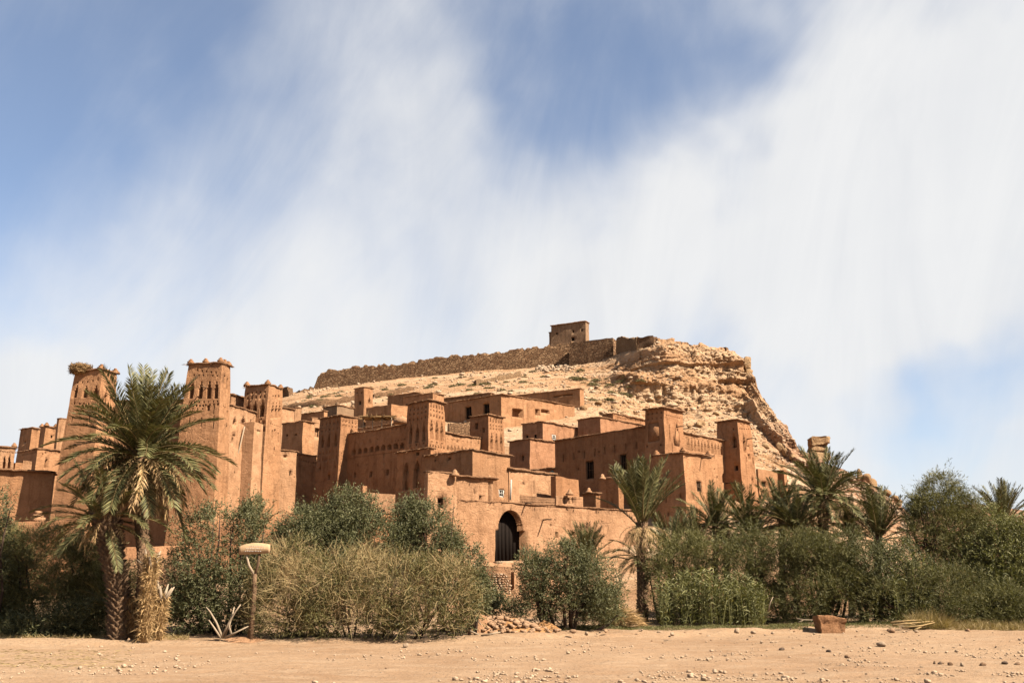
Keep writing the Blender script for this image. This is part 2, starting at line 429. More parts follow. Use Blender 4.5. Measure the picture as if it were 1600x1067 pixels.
# ------------------------------------------------------------------ ground: one sheet to the horizon
def bankY(X):
    return np.interp(X, [-40, -18, -8, -2, 2, 8, 16, 40], [35.5, 35.5, 36.5, 37.5, 41, 44, 46, 47])
def gz(X, Y):
    X = np.asarray(X, float); Y = np.asarray(Y, float)
    yb = bankY(X)
    p = np.stack([X.ravel(), Y.ravel(), 0 * X.ravel()], 1)
    lump = fbm(p, 6.0, 5, 4).reshape(X.shape); sm_ = fbm(p, .9, 9, 4).reshape(X.shape)
    near = smooth(Y, 75, 50)*smooth(Y, -60, -10)
    z = .08 * lump * near + .05 * sm_ * near + .018 * fbm(p, .35, 19, 3).reshape(X.shape) * near
    z = z + .16 * smooth(Y - yb - .25 * fbm(p, 1.5, 31, 3).reshape(X.shape), -.8, .5) + .28 * smooth(Y - yb, 1, 9) + .13 * smooth(X, -3, 0) * smooth(Y - yb, -3, 0) * smooth(Y - yb, 8, 3) * (fbm(p, 1.3, 37, 4).reshape(X.shape) + .4)
    z = z + .18 * smooth(X, 4, 22) * smooth(Y, 26, 42)
    z = z * (1 - smooth(Y, 70, 110)) - .6 * smooth(Y, 60, 90)
    return z
xs = np.concatenate([-np.geomspace(4000, 36, 26), np.arange(-34, 34.01, .22), np.geomspace(36, 4000, 26)])
ys = np.concatenate([[-3000, -1000, -300, -100, -40, -15, 0, 6, 10], np.arange(12, 30, .30), np.arange(30, 52, .2), np.arange(52, 70, 1.0), np.geomspace(72, 9000, 30)])
gx, gy = np.meshgrid(xs, ys)
gv = np.stack([gx, gy, gz(gx, gy)], -1).reshape(-1, 3)
nx, ny = len(xs), len(ys)
ii = (np.arange(ny - 1)[:, None] * nx + np.arange(nx - 1)[None, :]).ravel()
o = link('ground', mkmesh('ground', gv, [np.stack([ii, ii + 1, ii + nx + 1, ii + nx], 1)], True), M['ground'])
tag(o, 'dry sandy riverbed strewn with pebbles', 'ground', kind='structure')
def G(px, Y):      # ground point under a photograph column at distance Y
    x = P(px, 960, Y)[0]
    return np.array([x, Y, float(gz(np.array([x]), np.array([Y]))[0])])

# ------------------------------------------------------------------ the hill
def zat(py, Y): return P(800, py, Y)[2]
ST = [  # column, z at Y95, z at Y125, (r4), (r5), (r6 ridge)
    (-500, 2, 2, ('z', 2, 150), ('z', 2, 180), ('z', 2, 200)),
    (-200, 3, 4, ('z', 5, 150), ('z', 6, 180), ('z', 7, 200)),
    (0, 4, 6, ('z', 8, 150), ('z', 10, 180), ('z', 12, 205)),
    (250, 6, 10, ('z', 16, 150), ('z', 22, 185), (690, 225)),
    (380, 7, 13, (700, 155), (680, 190), (645, 258)),
    (450, 8, 14, (690, 150), (642, 200), (614, 262)),
    (500, 8, 14.5, (680, 150), (632, 200), (605, 262)),
    (570, 9, 15, (668, 150), (628, 200), (596, 258)),
    (650, 9, 15.5, (664, 150), (622, 200), (587, 254)),
    (720, 9.5, 16, (666, 150), (615, 200), (579, 250)),
    (800, 10, 17, (668, 150), (610, 200), (573, 247)),
    (890, 10, 18, (664, 150), (608, 200), (567, 244)),
    (930, 10, 18, (664, 150), (606, 200), (561, 240)),
    (965, 10, 18, (672, 150), (618, 196), (549, 231)),
    (1000, 10, 18, (680, 150), (632, 197), (537, 221)),
    (1030, 10, 18, (690, 150), (640, 199), (532, 215)),
    (1080, 10, 18, (700, 150), (640, 202), (535, 216)),
    (1120, 10, 18, (705, 150), (642, 205), (540, 219)),
    (1150, 10, 17.5, (712, 150), (648, 207), (549, 221)),
    (1168, 9.5, 17, (717, 150), (655, 207), (559, 221)),
    (1180, 9, 16, (722, 150), (672, 203), (590, 218)),
    (1200, 9, 15.5, (730, 150), (692, 197), (630, 214)),
    (1220, 8, 14.5, (740, 150), (710, 191), (662, 210)),
    (1245, 8, 14, (750, 150), (728, 185), (697, 205)),
    (1270, 7.5, 13, (760, 150), (738, 182), (712, 201)),
    (1300, 7, 12, (768, 150), (748, 179), (726, 198)),
    (1345, 6, 11, (788, 148), (768, 174), (746, 193)),
    (1380, 5, 9, (802, 146), (788, 170), (770, 188)),
    (1415, 4, 8, (818, 144), (808, 166), (797, 184)),
    (1450, 3, 5, ('z', 7, 140), ('z', 9, 160), ('z', 10, 180)),
    (1600, 2, 3, ('z', 3, 140), ('z', 3, 160), ('z', 3, 180)),
    (2100, 0, 0, ('z', 0, 140), ('z', 0, 160), ('z', 0, 180)),
]
NR = [8, 10, 14, 40, 130, 190, 10, 8]
pxs = np.concatenate([np.arange(-500, 380, 12), np.arange(380, 880, 3.0), np.arange(880, 1430, 1.4), np.arange(1430, 2101, 20)])
stp = np.array([s[0] for s in ST], float)
def ctl(s):
    r = [(52, -.4), (72, 2.2), (95, s[1]), (125, s[2])]
    for k in s[3:6]:
        r.append((k[2], k[1]) if k[0] == 'z' else (k[1], zat(k[0], k[1])))
    yy, z_ = r[-1]
    r += [(yy + 45, z_ - 3 if z_ > 6 else z_), (yy + 190, -1)]
    return r
CT = np.array([ctl(s) for s in ST])            # stations x 9 x (Y, z)
CI = np.stack([[np.interp(pxs, stp, CT[:, k, d]) for d in (0, 1)] for k in range(9)])   # 9 x 2 x npx
kk = np.ones(9) / 9
for k in range(4, 7):                          # soften the kinks between stations
    for d in (0, 1):
        CI[k, d, 4:-4] = np.convolve(CI[k, d], kk, 'valid')
rows = []; rowp = []
for k in range(8):
    for i in range(NR[k]):
        t = i / NR[k]; r_ = CI[k] * (1 - t) + CI[k + 1] * t
        if k == 5:   # two cliff bands with a ledge between
            g_ = .10 * smooth(t, 0, .12) + .55 * smooth(t, .34, .52) + .10 * smooth(t, .5, .8) + .25 * smooth(t, .80, 1.0)
            w_ = smooth(pxs, 930, 1000); r_[0] = r_[0] * (1 - w_) + w_ * (CI[5, 0] * (1 - g_) + CI[6, 0] * g_)
        rows.append(r_); rowp.append(k + t)
rows.append(CI[8]); rowp.append(8.0)
rows = np.array(rows); rowp = np.array(rowp)   # nrow x 2 x npx
Yg = rows[:, 0]; Zg = rows[:, 1]
az = (pxs - 800) / F
# lateral position: the bearing of each column is constant, the pitch makes X/Y vary a little with height
Xg = az[None, :] * (Yg * cp + (Zg - H) * sp)
Vh = np.stack([Xg, Yg, Zg], -1).reshape(-1, 3)
PXg = np.broadcast_to(pxs[None, :], Xg.shape).ravel(); RP = np.broadcast_to(rowp[:, None], Xg.shape).ravel()
wc = smooth(PXg, 905, 1010) * smooth(RP, 4.35, 5.0) * smooth(RP, 6.08, 5.97) * smooth(PXg, 1300, 1225)   # cliff weight
tal = smooth(PXg, 860, 960) * smooth(RP, 2.2, 3.0) * smooth(RP, 6.1, 5.9) * (1 - .6 * wc)
sl = smooth(RP, 2.6, 3.4) * smooth(RP, 6.5, 6.0)
q = wob(Vh, .9, 12, 61)
s_ = q[:, 2] - .06 * q[:, 0] + 1.2 * fbm(Vh, 30, 71, 3)
def layer(h, seed):
    k = np.floor(s_ / h); t = s_ / h - k
    v0 = _h(k.astype(np.int64) + 500, (0 * k).astype(np.int64), (0 * k).astype(np.int64), seed)
    v1 = _h(k.astype(np.int64) + 501, (0 * k).astype(np.int64), (0 * k).astype(np.int64), seed)
    return v0 + (v1 - v0) * smooth(t, .88, .98)
lay = (1.9 * layer(5.6, 3) + 1.2 * layer(1.8, 4) + .6 * layer(.7, 5)) * (.75 + .9 * fbm(Vh, 14, 45, 2))
gul = np.abs(fbm(np.stack([Vh[:, 0], Vh[:, 1] * .6, Vh[:, 2] * .28], 1), 9, 81, 4))
blk = cellv(wob(Vh, .35, 5, 23), (4.0, 6, 5.5), 7) * .7 + cellv(wob(Vh, .18, 2, 24), (1.5, 3, 2.6), 8) * .45 + cellv(wob(Vh, .3, 1, 25), (.8, 1.5, .8), 9) * .2
outw = wc * (lay - 1.6 + 3.0 * (gul - .2) + blk + .5 * fbm(Vh, 2.5, 95, 4)) + tal * (cellv(wob(Vh, .8, 2.4, 29), (2.0, 2.6, 1.4), 17) * .55 + cellv(wob(Vh, .5, 1.2, 31), (.9, 1.2, .7), 18) * .3 + .8 * fbm(Vh, 5, 33, 4))
od = np.stack([.22 - .04 * smooth(PXg, 1120, 1200), -.92 + 0 * PXg, .12 + 0 * PXg], 1)
Vh = Vh + od * outw[:, None]
Vh[:, 2] += sl * (.55 * fbm(Vh, 9, 41, 5) + .14 * fbm(Vh, 1.4, 43, 3)) + (1 - sl) * .3 * fbm(Vh, 5, 47, 3)
rg = smooth(RP, 5.85, 6.0) * smooth(RP, 6.4, 6.0) * smooth(PXg, 965, 1010)
Vh[:, 2] += rg * (1.3 * fbm(Vh, 5, 53, 4) + .7 * cellv(Vh, (2.2, 3, 50), 57))
nc, nr = len(pxs), len(rowp)
ii = (np.arange(nr - 1)[:, None] * nc + np.arange(nc - 1)[None, :]).ravel()
o = link('hill', mkmesh('hill', Vh, [np.stack([ii, ii + 1, ii + nc + 1, ii + nc], 1)], False), M['hill'])
tag(o, 'ochre rocky hill with banded cliff above the mud village', 'hill', kind='structure')
HV = Vh.reshape(nr, nc, 3)
def hill_at(px, py):
    """First point of the hill met by the sight line through a pixel (to stand things on it)."""
    j = int(np.argmin(np.abs(pxs - px))); colv = HV[:, j]
    yy = np.array([proj(v)[1] for v in colv]); r0 = int(np.searchsorted(rowp, 3.0))
    for i in range(r0, nr):
        if yy[i] <= py: return colv[i]
    return colv[int(np.argmin(yy))]

# far red ridge on the right
fx = np.linspace(1380, 2300, 60); rowsf = []
for t, zf in ((0, 0.), (.35, .55), (.7, .9), (1, 1.), (1.3, .5), (1.6, -.02)):
    top = np.interp(fx, [1380, 1500, 1545, 1640, 1800, 2300], [820, 787, 787, 800, 806, 830])
    rowsf.append([(P(x_, 900, 560 + t * 60)[0], 560 + t * 60, max(zat(y_, 620), 1) * zf) for x_, y_ in zip(fx, top)])
fv = np.array(rowsf).reshape(-1, 3); fv[:, 2] += 2.0 * fbm(fv, 25, 3, 4) * (fv[:, 2] > 4)
ii = (np.arange(5)[:, None] * 60 + np.arange(59)[None, :]).ravel()
tag(link('far_ridge', mkmesh('far_ridge', fv, [np.stack([ii, ii + 1, ii + 61, ii + 60], 1)]), M['farhill']), 'low red ridge far behind the palms', 'ridge', kind='structure')

# ------------------------------------------------------------------ building kit
class Face:
    """A plane wall patch from a left base corner round to the left top corner; openings are given in photograph pixels."""
    def __init__(s, B0, B1, T1, T0):
        s.B0, s.B1, s.T1, s.T0 = [np.asarray(v, float) for v in (B0, B1, T1, T0)]
        s.n = unit(np.cross(s.B1 - s.B0, s.T0 - s.B0)); s.h = np.linalg.norm(s.T0 - s.B0); s.w = np.linalg.norm(s.T1 - s.T0)
    def pt(s, u, v):
        u = np.asarray(u)[..., None]; v = np.asarray(v)[..., None]
        return (s.B0 * (1 - u) + s.B1 * u) * (1 - v) + (s.T0 * (1 - u) + s.T1 * u) * v
    def uv(s, px, py):
        r = ray(px, py); o_ = np.array([0, 0, H]); t = np.dot(s.B0 - o_, s.n) / np.dot(r, s.n); p = o_ + r * t
        v = (p[2] - s.B0[2]) / (s.T0[2] - s.B0[2])
        a = s.B0 * (1 - v) + s.T0 * v; b = s.B1 * (1 - v) + s.T1 * v
        u = np.dot(p - a, b - a) / np.dot(b - a, b - a)
        return u, v
def row(kind, x0, y0, x1, y1, n, w, h, d=.3):
    return [(kind, x0 + (x1 - x0) * i / max(n - 1, 1), y0 + (y1 - y0) * i / max(n - 1, 1), w, h, d) for i in range(n)]
def face_mesh(mb, fc, ops, step=.55, extra=None):
    """Adds the wall patch with its recessed openings; returns rectangles (kind, face, u0,u1,v0,v1,depth) for the fittings."""
    rects = []; cells = []
    for op in ops:
        if op[0] == 'uv':
            _, kind, uc, dz, wm, hm, d = op
            u0, u1 = uc - wm / fc.w / 2, uc + wm / fc.w / 2; v1 = 1 - dz / fc.h; v0 = v1 - hm / fc.h
        else:
            kind, x, y, w, h, d = op
            ua, _ = fc.uv(x - w / 2, y); ub, _ = fc.uv(x + w / 2, y); _, va = fc.uv(x, y + h / 2); _, vb = fc.uv(x, y - h / 2)
            u0, u1, v0, v1 = ua, ub, va, vb
        if u0 < .01 or u1 > .99 or v0 < .005 or v1 > .985: continue
        if kind in ('h', 'N', 'n', 'a'): d = max(d, {'h': .65, 'N': .5, 'n': .4, 'a': .4}[kind]) if d > .1 else d     # deep enough to stay dark
        rects.append((kind, u0, u1, v0, v1, d))
        if kind in ('n', 'a', 'N'):
            prof = {'n': (.72, .9, 1, 1, .9, .72), 'a': (.78, .93, 1, 1, .93, .78), 'N': (.62, .80, 1, 1, .80, .62)}[kind]
            for i, pf in enumerate(prof):
                cells.append((u0 + (u1 - u0) * i / 6, u0 + (u1 - u0) * (i + 1) / 6, v0, v0 + (v1 - v0) * pf, d))
        elif kind == 'gate':
            k = 36; sv = .60
            cells.append((u0, u1, v0, v0 + (v1 - v0) * sv, d)); ai, bi = u0 + (u1 - u0) * .09, u1 - (u1 - u0) * .09
            for i in range(k):
                c_ = -1 + (2 * i + 1) / k
                cells.append((ai + (bi - ai) * i / k, ai + (bi - ai) * (i + 1) / k, v0, v0 + (v1 - v0) * (sv + (1 - sv) * math.sqrt(max(0, 1 - c_ * c_ * .96))), d))
        else:
            cells.append((u0, u1, v0, v1, d))
    us = set(np.round(np.linspace(0, 1, max(2, int(fc.w / step) + 1)), 6)); vs = set(np.round(np.linspace(0, 1, max(2, int(fc.h / step) + 1)), 6))
    for c in cells:
        us |= {round(c[0], 6), round(c[1], 6)}; vs |= {round(c[2], 6), round(c[3], 6)}
    us = np.array(sorted(us)); vs = np.array(sorted(vs))
    D = np.zeros((len(us) - 1, len(vs) - 1))
    uc = (us[1:] + us[:-1]) / 2; vc = (vs[1:] + vs[:-1]) / 2
    for c in cells:
        D[np.ix_((uc > c[0]) & (uc < c[1]), (vc > c[2]) & (vc < c[3]))] = c[4]
    UU, VV = np.meshgrid(us, vs, indexing='ij'); base = fc.pt(UU, VV)
    nu, nv = D.shape; V = []; idx = {}; Q = []
    def vid(i, j, d):
        k = (i, j, d)
        if k not in idx: idx[k] = len(V); V.append(base[i, j] - fc.n * d)
        return idx[k]
    for i in range(nu):
        for j in range(nv):
            d = D[i, j]; Q.append((vid(i, j, d), vid(i + 1, j, d), vid(i + 1, j + 1, d), vid(i, j + 1, d)))
            if i + 1 < nu and D[i + 1, j] != d:
                e = D[i + 1, j]; Q.append((vid(i + 1, j, d), vid(i + 1, j, e), vid(i + 1, j + 1, e), vid(i + 1, j + 1, d)))
            if j + 1 < nv and D[i, j + 1] != d:
                e = D[i, j + 1]; Q.append((vid(i, j + 1, e), vid(i, j + 1, d), vid(i + 1, j + 1, d), vid(i + 1, j + 1, e)))
    mb.add(np.array(V), np.array(Q))
    return rects
def fittings(fc, rects, parent, base, wallmat, post=None):
    for kind, u0, u1, v0, v1, d in rects:
        c = fc.pt((u0 + u1) / 2, (v0 + v1) / 2); tu = unit(fc.T1 - fc.T0); up = unit(fc.T0 - fc.B0)
        hw = (u1 - u0) * fc.w / 2; hh = (v1 - v0) * fc.h / 2
        if kind in ('w', 'W', 'd'):
            mb = MB()
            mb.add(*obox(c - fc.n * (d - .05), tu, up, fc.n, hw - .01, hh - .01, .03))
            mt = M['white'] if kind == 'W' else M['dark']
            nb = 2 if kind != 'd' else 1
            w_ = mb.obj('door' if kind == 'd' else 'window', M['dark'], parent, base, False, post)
            if hh > .3:
                f = MB()
                for s in (-1, 1):
                    f.add(*obox(c + tu * s * (hw - .05) - fc.n * (d - .16), tu, up, fc.n, .05, hh, .05))
                    f.add(*obox(c + up * s * (hh - .05) - fc.n * (d - .155), tu, up, fc.n, hw - .1, .05, .05))
                for k in range(nb):
                    f.add(*obox(c + tu * hw * (2 * (k + 1) / (nb + 1) - 1) - fc.n * (d - .15), tu, up, fc.n, .018, hh - .1, .018))
                if nb > 1: f.add(*obox(c - fc.n * (d - .152), tu, up, fc.n, hw - .1, .018, .018))
                fr = f.obj('window_frame' if kind != 'd' else 'door_frame', M['white'] if kind == 'W' else M['wood'], None, base, False, post)
                fr.location = (0, 0, 0)
                if parent.parent is None:
                    fr.parent = w_
                else: fr.parent = parent
        elif kind in ('n', 'a', 'N', 'r') and hh > .32 and hw > .12:
            mb = MB(); k = 1.0 if kind == 'r' else .74
            mb.add(*obox(c - up * hh * (1 - k) - fc.n * (d - .05), tu, up, fc.n, hw - .02, hh * k - .02, .03))
            mb.obj('niche', wallmat, parent, base, False, post)
def block(name, label, cat, xc, yt, Y, xl, xr, yb, aL=45, aR=None, batter=.03, L=(), R=(), cop=.13, mat='clay', rag=0., parent=None, merlons=False,
          spouts=(), group=None, step=.55, coph=.13, wobble=.075, ret=None, dl=None):
    aR = 90 - aL if aR is None else aR
    C = P(xc, yt, Y); zt = C[2]; zb = P(xc, yb, Y)[2]
    dL = np.array([-sin(radians(aL)), cos(radians(aL)), 0]); dR = np.array([sin(radians(aR)), cos(radians(aR)), 0])
    def end(dv, px):
        k = (px - 800) / F; dep = C[1] * cp + (zt - H) * sp
        return C + dv * ((k * dep - C[0]) / (dv[0] - k * dv[1] * cp))
    Lp = end(dL, xl) if dl is None else C + dL * dl; Rp = end(dR, xr); Bk = Lp + Rp - C; b = batter * (zt - zb)
    dz = np.array([0, 0, zb - zt])
    Cb = C - b * dR - b * dL + dz; Lb = Lp - b * dR + b * dL + dz; Rb = Rp - b * dL + b * dR + dz; Bb = Bk + b * dL + b * dR + dz
    thing = parent is None
    if thing:
        root = empty(name, Cb * .25 + Lb * .25 + Rb * .25 + Bb * .25, label, cat, group); base = np.array(root.location)
        part = 'wall'
    else:
        root = parent; base = np.array(parent.location); part = name
    fL = Face(Lb, Cb, C, Lp); fR = Face(Cb, Rb, Rp, C)
    mb = MB(); rl = face_mesh(mb, fL, L, step); rr = face_mesh(mb, fR, R, step)
    face_mesh(mb, Face(Rb, Bb, Bk, Rp), (), 1.0); face_mesh(mb, Face(Bb, Lb, Lp, Bk), (), 1.0)
    mb.add(np.array([C, Rp, Bk, Lp]) - [0, 0, .10 + rag], [[0, 1, 2, 3]])
    def post(V):
        top = smooth(V[:, 2], zt - .5, zt - .1)
        V2 = wob(V, wobble, 1.3, 3); V2 = V2 + wobble * 1.6 * np.stack([fbm(V, 5, 8, 2), fbm(V, 5, 9, 2), 0 * V[:, 0]], 1)
        if rag: V2[:, 2] -= smooth(V[:, 2], zt - 2.5 * rag - .3, zt) * rag * (1 + fbm(V * [1, 1, .01], 1.6, 77, 4) + .5 * fbm(V * [1, 1, .01], 5, 78, 2))
        return V2
    wl = mb.obj(part, M[mat], root, base, False, post)
    holder = root if thing else wl
    fittings(fL, rl, holder, base, M[mat], post); fittings(fR, rr, holder, base, M[mat], post)
    if cop and not rag:
        oc = []
        for k_o in (cop, -.28):
            oc.append([C - k_o * (dL + dR), Rp + k_o * (dR - dL), Bk + k_o * (dL + dR), Lp + k_o * (dL - dR)])
        ring = []
        for i in range(4):
            a0, a1 = oc[0][i], oc[0][(i + 1) % 4]; b0, b1 = oc[1][i], oc[1][(i + 1) % 4]
            n_ = max(2, int(np.linalg.norm(a1 - a0) / .35))
            for k in range(n_):
                t = k / n_; ring.append((a0 * (1 - t) + a1 * t, b0 * (1 - t) + b1 * t))
        V = []; m_ = len(ring)
        for a_, b_ in ring:
            V += [a_ + [0, 0, -.03], a_ + [0, 0, coph * .75], b_ + [0, 0, coph * 1.15], b_ + [0, 0, -.03]]
        Q = [[i * 4 + j, ((i + 1) % m_) * 4 + j, ((i + 1) % m_) * 4 + (j + 1) % 4, i * 4 + (j + 1) % 4] for i in range(m_) for j in range(4)]
        cb = MB(); cb.add(V, Q)
        rb = np.random.default_rng(int(abs(xc * 7 + yt * 13))); nb2 = int(m_ * 2.2); kk2 = rb.integers(0, m_, nb2); ra = np.array([r_[0] for r_ in ring]); ri2 = np.array([r_[1] for r_ in ring])
        dd = unit(ra - ri2)[kk2]; pb2 = ra[kk2] - dd * .1 + rb.normal(0, .12, (nb2, 3)) * [1, 1, .25] + [0, 0, .01]
        cb.add2(*blades(pb2, dd + rb.normal(0, .35, (nb2, 3)) * [1, 1, .5], rb.uniform(.12, .34, nb2), rb.uniform(.03, .08, nb2), .1, rb))   # reeds sticking out under the earth cap
        cb.obj('coping', M['coping'], holder, base, False, lambda V: wob(wob(V, .11, .55, 13), wobble * 1.2, 4, 19))
    if merlons:
        for ci, cc in enumerate((C, Lp, Rp, (C + Lp) / 2, (C + Rp) / 2)):
            if ci > 2 and merlons < 2: continue
            ctr = (C + Bk) / 2; q_ = cc + (ctr - cc) * .10
            m2 = MB(); hgt = 0
            for k, (r_, h_) in enumerate(((.23, .15), (.16, .14), (.09, .13))):
                m2.add(*obox(q_ + [0, 0, coph + hgt + h_ / 2 - .03], dL, dR, (0, 0, 1), r_, r_, h_ / 2)); hgt += h_ - .01
            m2.obj('merlon', M[mat], holder, base, False, lambda V: wob(V, .05, .4, 21))
    for (x, y, sd, ln) in spouts:
        fc = fL if sd == 'L' else fR
        u, v = fc.uv(x, y); q_ = fc.pt(u, v); s = MB()
        s.add2(*tube([q_ - fc.n * .2, q_ + fc.n * ln * .5, q_ + fc.n * ln + [0, 0, -.05]], [.06, .055, .05], 5))
        s.obj('water_spout', M['wood'], holder, base)
    if ret is not None: ret.update(C=C, L=Lp, R=Rp, fL=fL, fR=fR, root=root, wall=wl)
    return root
def strip_wall(name, label, cat, pts, thick, mat, rag=.25, parent=None, group=None, sub=.8):
    """A free-standing wall along points (column, top row, bottom row, Y)."""
    top = np.array([P(x, t, Y) for x, t, b, Y in pts]); bot = np.array([P(x, b, Y) for x, t, b, Y in pts])
    s = np.concatenate([[0], np.cumsum(np.linalg.norm(np.diff(top[:, :2], axis=0), axis=1))]); n = max(3, int(s[-1] / sub))
    ss = np.linspace(0, s[-1], n)
    T = np.stack([np.interp(ss, s, top[:, k]) for k in range(3)], 1); B = T.copy(); B[:, 2] = np.interp(ss, s, bot[:, 2]) - 1.2
    tg = unit(np.gradient(T, axis=0) * [1, 1, 0]); nrm = np.stack([tg[:, 1], -tg[:, 0], 0 * tg[:, 0]], 1)
    nv = max(3, int((T[:, 2] - B[:, 2]).max() / sub)); V = []
    for j in range(nv + 1):
        t = j / nv; V.append(B * (1 - t) + T * t + nrm * thick * (.5 + .25 * (1 - t)))
    for t in (1, 0): V.append((B * (1 - t) + T * t) - nrm * thick * .5)
    V = np.array(V); m_ = V.shape[0]; zt_ = np.broadcast_to(T[:, 2], V.shape[:2]).ravel(); V = V.reshape(-1, 3)
    V2 = wob(V, .10, 1.0, 5) ; f = smooth(zt_ - V[:, 2], 1.2, .05)
    V2[:, 2] -= f * rag * (1 + fbm(V * [1, 1, 0], 4.5, 7, 4) + .8 * cellv(V * [1, 1, 0], (2.2, 2.2, 9), 5) + .9 * cellv(V * [1, 1, 0], (.9, .9, 9), 6))
    Q = [[i * n + j, i * n + j + 1, (i + 1) * n + j + 1, (i + 1) * n + j] for i in range(m_ - 1) for j in range(n - 1)]
    mb = MB(); mb.add(V2, Q)
    endl = [i * n for i in range(m_)]; endr = [i * n + n - 1 for i in range(m_)]
    base = B.mean(0)
    for e in (endl, endr):
        c_ = V2[e].mean(0); k0 = mb.n; mb.add(np.vstack([V2[e], c_]), [[k, (k + 1) % m_, m_] for k in range(m_)])
    if parent is not None:
        return mb.obj(name, M[mat], parent, np.array(parent.location))
    o_ = mb.obj(name, M[mat], None, base); return tag(o_, label, cat, group)
# ------------------------------------------------------------------ helpers to line parts up along a wall
def along(rt, side, px, off):
    """Distance Y of a point seen at column px that stands `off` metres proud of a block's left or right face."""
    fc = rt['fR'] if side == 'R' else rt['fL']; z = fc.T0[2]
    a = fc.T0 + fc.n * [1, 1, 0] * off; d = unit((fc.T1 - fc.T0) * [1, 1, 0])
    k = (px - 800) / F; dep = a[1] * cp + (z - H) * sp
    t = (k * dep - a[0]) / (d[0] - k * d[1] * cp)
    return float((a + d * t)[1])
def tower_ops(n, top, w, nh, cols=4):
    """Ornament of a mud tower face: rows of putlog holes, a row of tall stepped niches, more holes below."""
    r = []
    for dz in top: r += [('uv', 'h', .14 + .72 * i / (cols), dz, .17, .18, .8) for i in range(cols + 1)]
    z0 = top[-1] + .55
    for i in range(n):
        u = .2 + .6 * i / max(n - 1, 1)
        r.append(('uv', 'N', u, z0, w, nh, .42)); 
        if nh > 1.3: r.append(('uv', 'h', u, z0 + nh + .12, .16, .17, .8))
    for k in (0.55, 1.25): r += [('uv', 'h', .12 + .76 * i / (cols + 1), z0 + nh + k, .15, .16, .8) for i in range(cols + 2)]
    for i in range(n): r.append(('uv', 'h', .2 + .6 * i / max(n - 1, 1), z0 + nh + 1.7, .11, .75, .6))
    return r

# ---- kasbah on the left: two front towers, a rear tower, walls between
lk = empty('kasbah', P(300, 862, 90), 'tall clay kasbah with three decorated towers behind the big date palm', 'kasbah')
t1 = {}
T1L = row('h', 309, 579, 338, 582, 5, 2.4, 3.2, .5) + row('h', 303, 586, 340, 587, 6, 2.0, 2.6, .4) + \
      [('N', 300, 609, 7, 27, .55), ('N', 314, 609, 7.5, 27, .55), ('N', 327, 609, 7.5, 27, .55), ('N', 338.5, 609, 7, 27, .55)] + \
      row('h', 297, 628, 340, 626.5, 7, 2, 3, .4) + row('h', 293, 633.5, 317, 633, 6, 2.6, 3.2, .5) + row('h', 321, 632, 340, 631, 4, 2.6, 3.2, .5) + \
      [('r', 325, 637, 5, 9, .3)] + row('h', 295, 638, 316, 638, 4, 2, 2.4, .4) + [('h', 296, 659, 1.8, 15, .4), ('h', 314, 659, 1.8, 14, .4), ('h', 333, 660, 1.8, 20, .4), ('h', 334, 640, 2, 14, .35)]
T1R = [('h', 351, 594, 1.6, 14, .3), ('h', 355, 600, 1.6, 18, .3), ('h', 349, 640, 1.6, 14, .3), ('h', 355.5, 645, 1.6, 8, .3), ('h', 354, 668, 1.8, 7, .3), ('h', 352, 637, 2, 5, .3)]
block('tower', None, None, 347, 567, 88, 295, 360, 872, 80, 12, .036, T1L, T1R, cop=.15, parent=lk, merlons=2, ret=t1, mat='clay', spouts=[(322, 606, 'L', .9)])
w1 = {}
yW = along(t1, 'R', 352, -.5)
W1R = [('N', 367, 657, 5, 14, .7), ('N', 380, 657, 7, 13, .7), ('N', 392, 661, 5, 10, .7), ('h', 363, 688, 2, 8, .3), ('h', 404, 664, 2.4, 4, .3), ('h', 399, 670, 2, 3, .3), ('h', 365, 680, 5, 1.5, .3), ('h', 366, 740, 1.8, 7, .3)]
block('curtain_wall', None, None, 352, 630, yW, 348, 417, 872, 76, 17, .02, (), W1R, parent=lk, ret=w1, mat='clay_pale', dl=3.0)
bt = {}
block('buttress', None, None, 397.5, 659, along(w1, 'R', 397.5, 1.1), 371, 411, 872, 74, 18, .018, (), [('h', 404, 673, 5, 1.5, .3), ('h', 402.5, 676, 1.6, 6, .3), ('h', 405, 788, 1.6, 6, .3)], cop=0, parent=lk, ret=bt, mat='clay_pale')
T2L = tower_ops(3, (.6, 1.1), .5, 1.5, 4)
T2R = [('h', 426, 619, 2, 3, .4), ('h', 430, 620, 2.4, 5, .4), ('h', 435, 620, 2, 3, .4), ('N', 425.5, 641, 4.2, 26, .3), ('N', 431, 641, 4.2, 24, .3), ('N', 436, 641, 4, 24, .3)] + \
      row('h', 424, 662, 437, 667, 6, 1.4, 1.6, .3) + [('h', 426, 680, 1.6, 16, .3), ('h', 435, 684, 1.6, 16, .3), ('h', 430, 673, 2, 3, .3), ('h', 429, 705, 1.8, 9, .3), ('h', 428, 788, 2, 8, .3), ('h', 440, 782, 2, 6, .3)]
block('tower', None, None, 419, 601, along(w1, 'R', 419, 1.3), 383, 441, 872, 68, 20, .026, T2L, T2R, cop=.14, parent=lk, merlons=1, mat='clay')
block('stair_turret', None, None, 361.5, 616, along(t1, 'R', 361.5, -2.6), 359, 386, 650, 70, 20, .0, (), (), parent=lk, mat='clay_pale')
T0L = [('N', 119.5, 612, 6, 20, .45), ('N', 134, 612, 6.5, 20, .45), ('N', 149, 613, 6.5, 20, .45)] + row('h', 121, 597, 152, 594, 5, 2, 2.6, .4) + row('h', 117, 631, 153, 632, 6, 2, 3, .4) + [('h', 113, 655, 2, 9, .3), ('h', 140, 655, 2, 9, .3)]
T0R = [('h', 168, 588, 2, 3, .4), ('h', 176, 591, 2, 3, .4), ('N', 166, 618, 5, 18, .3), ('N', 175, 620, 5, 18, .3)]
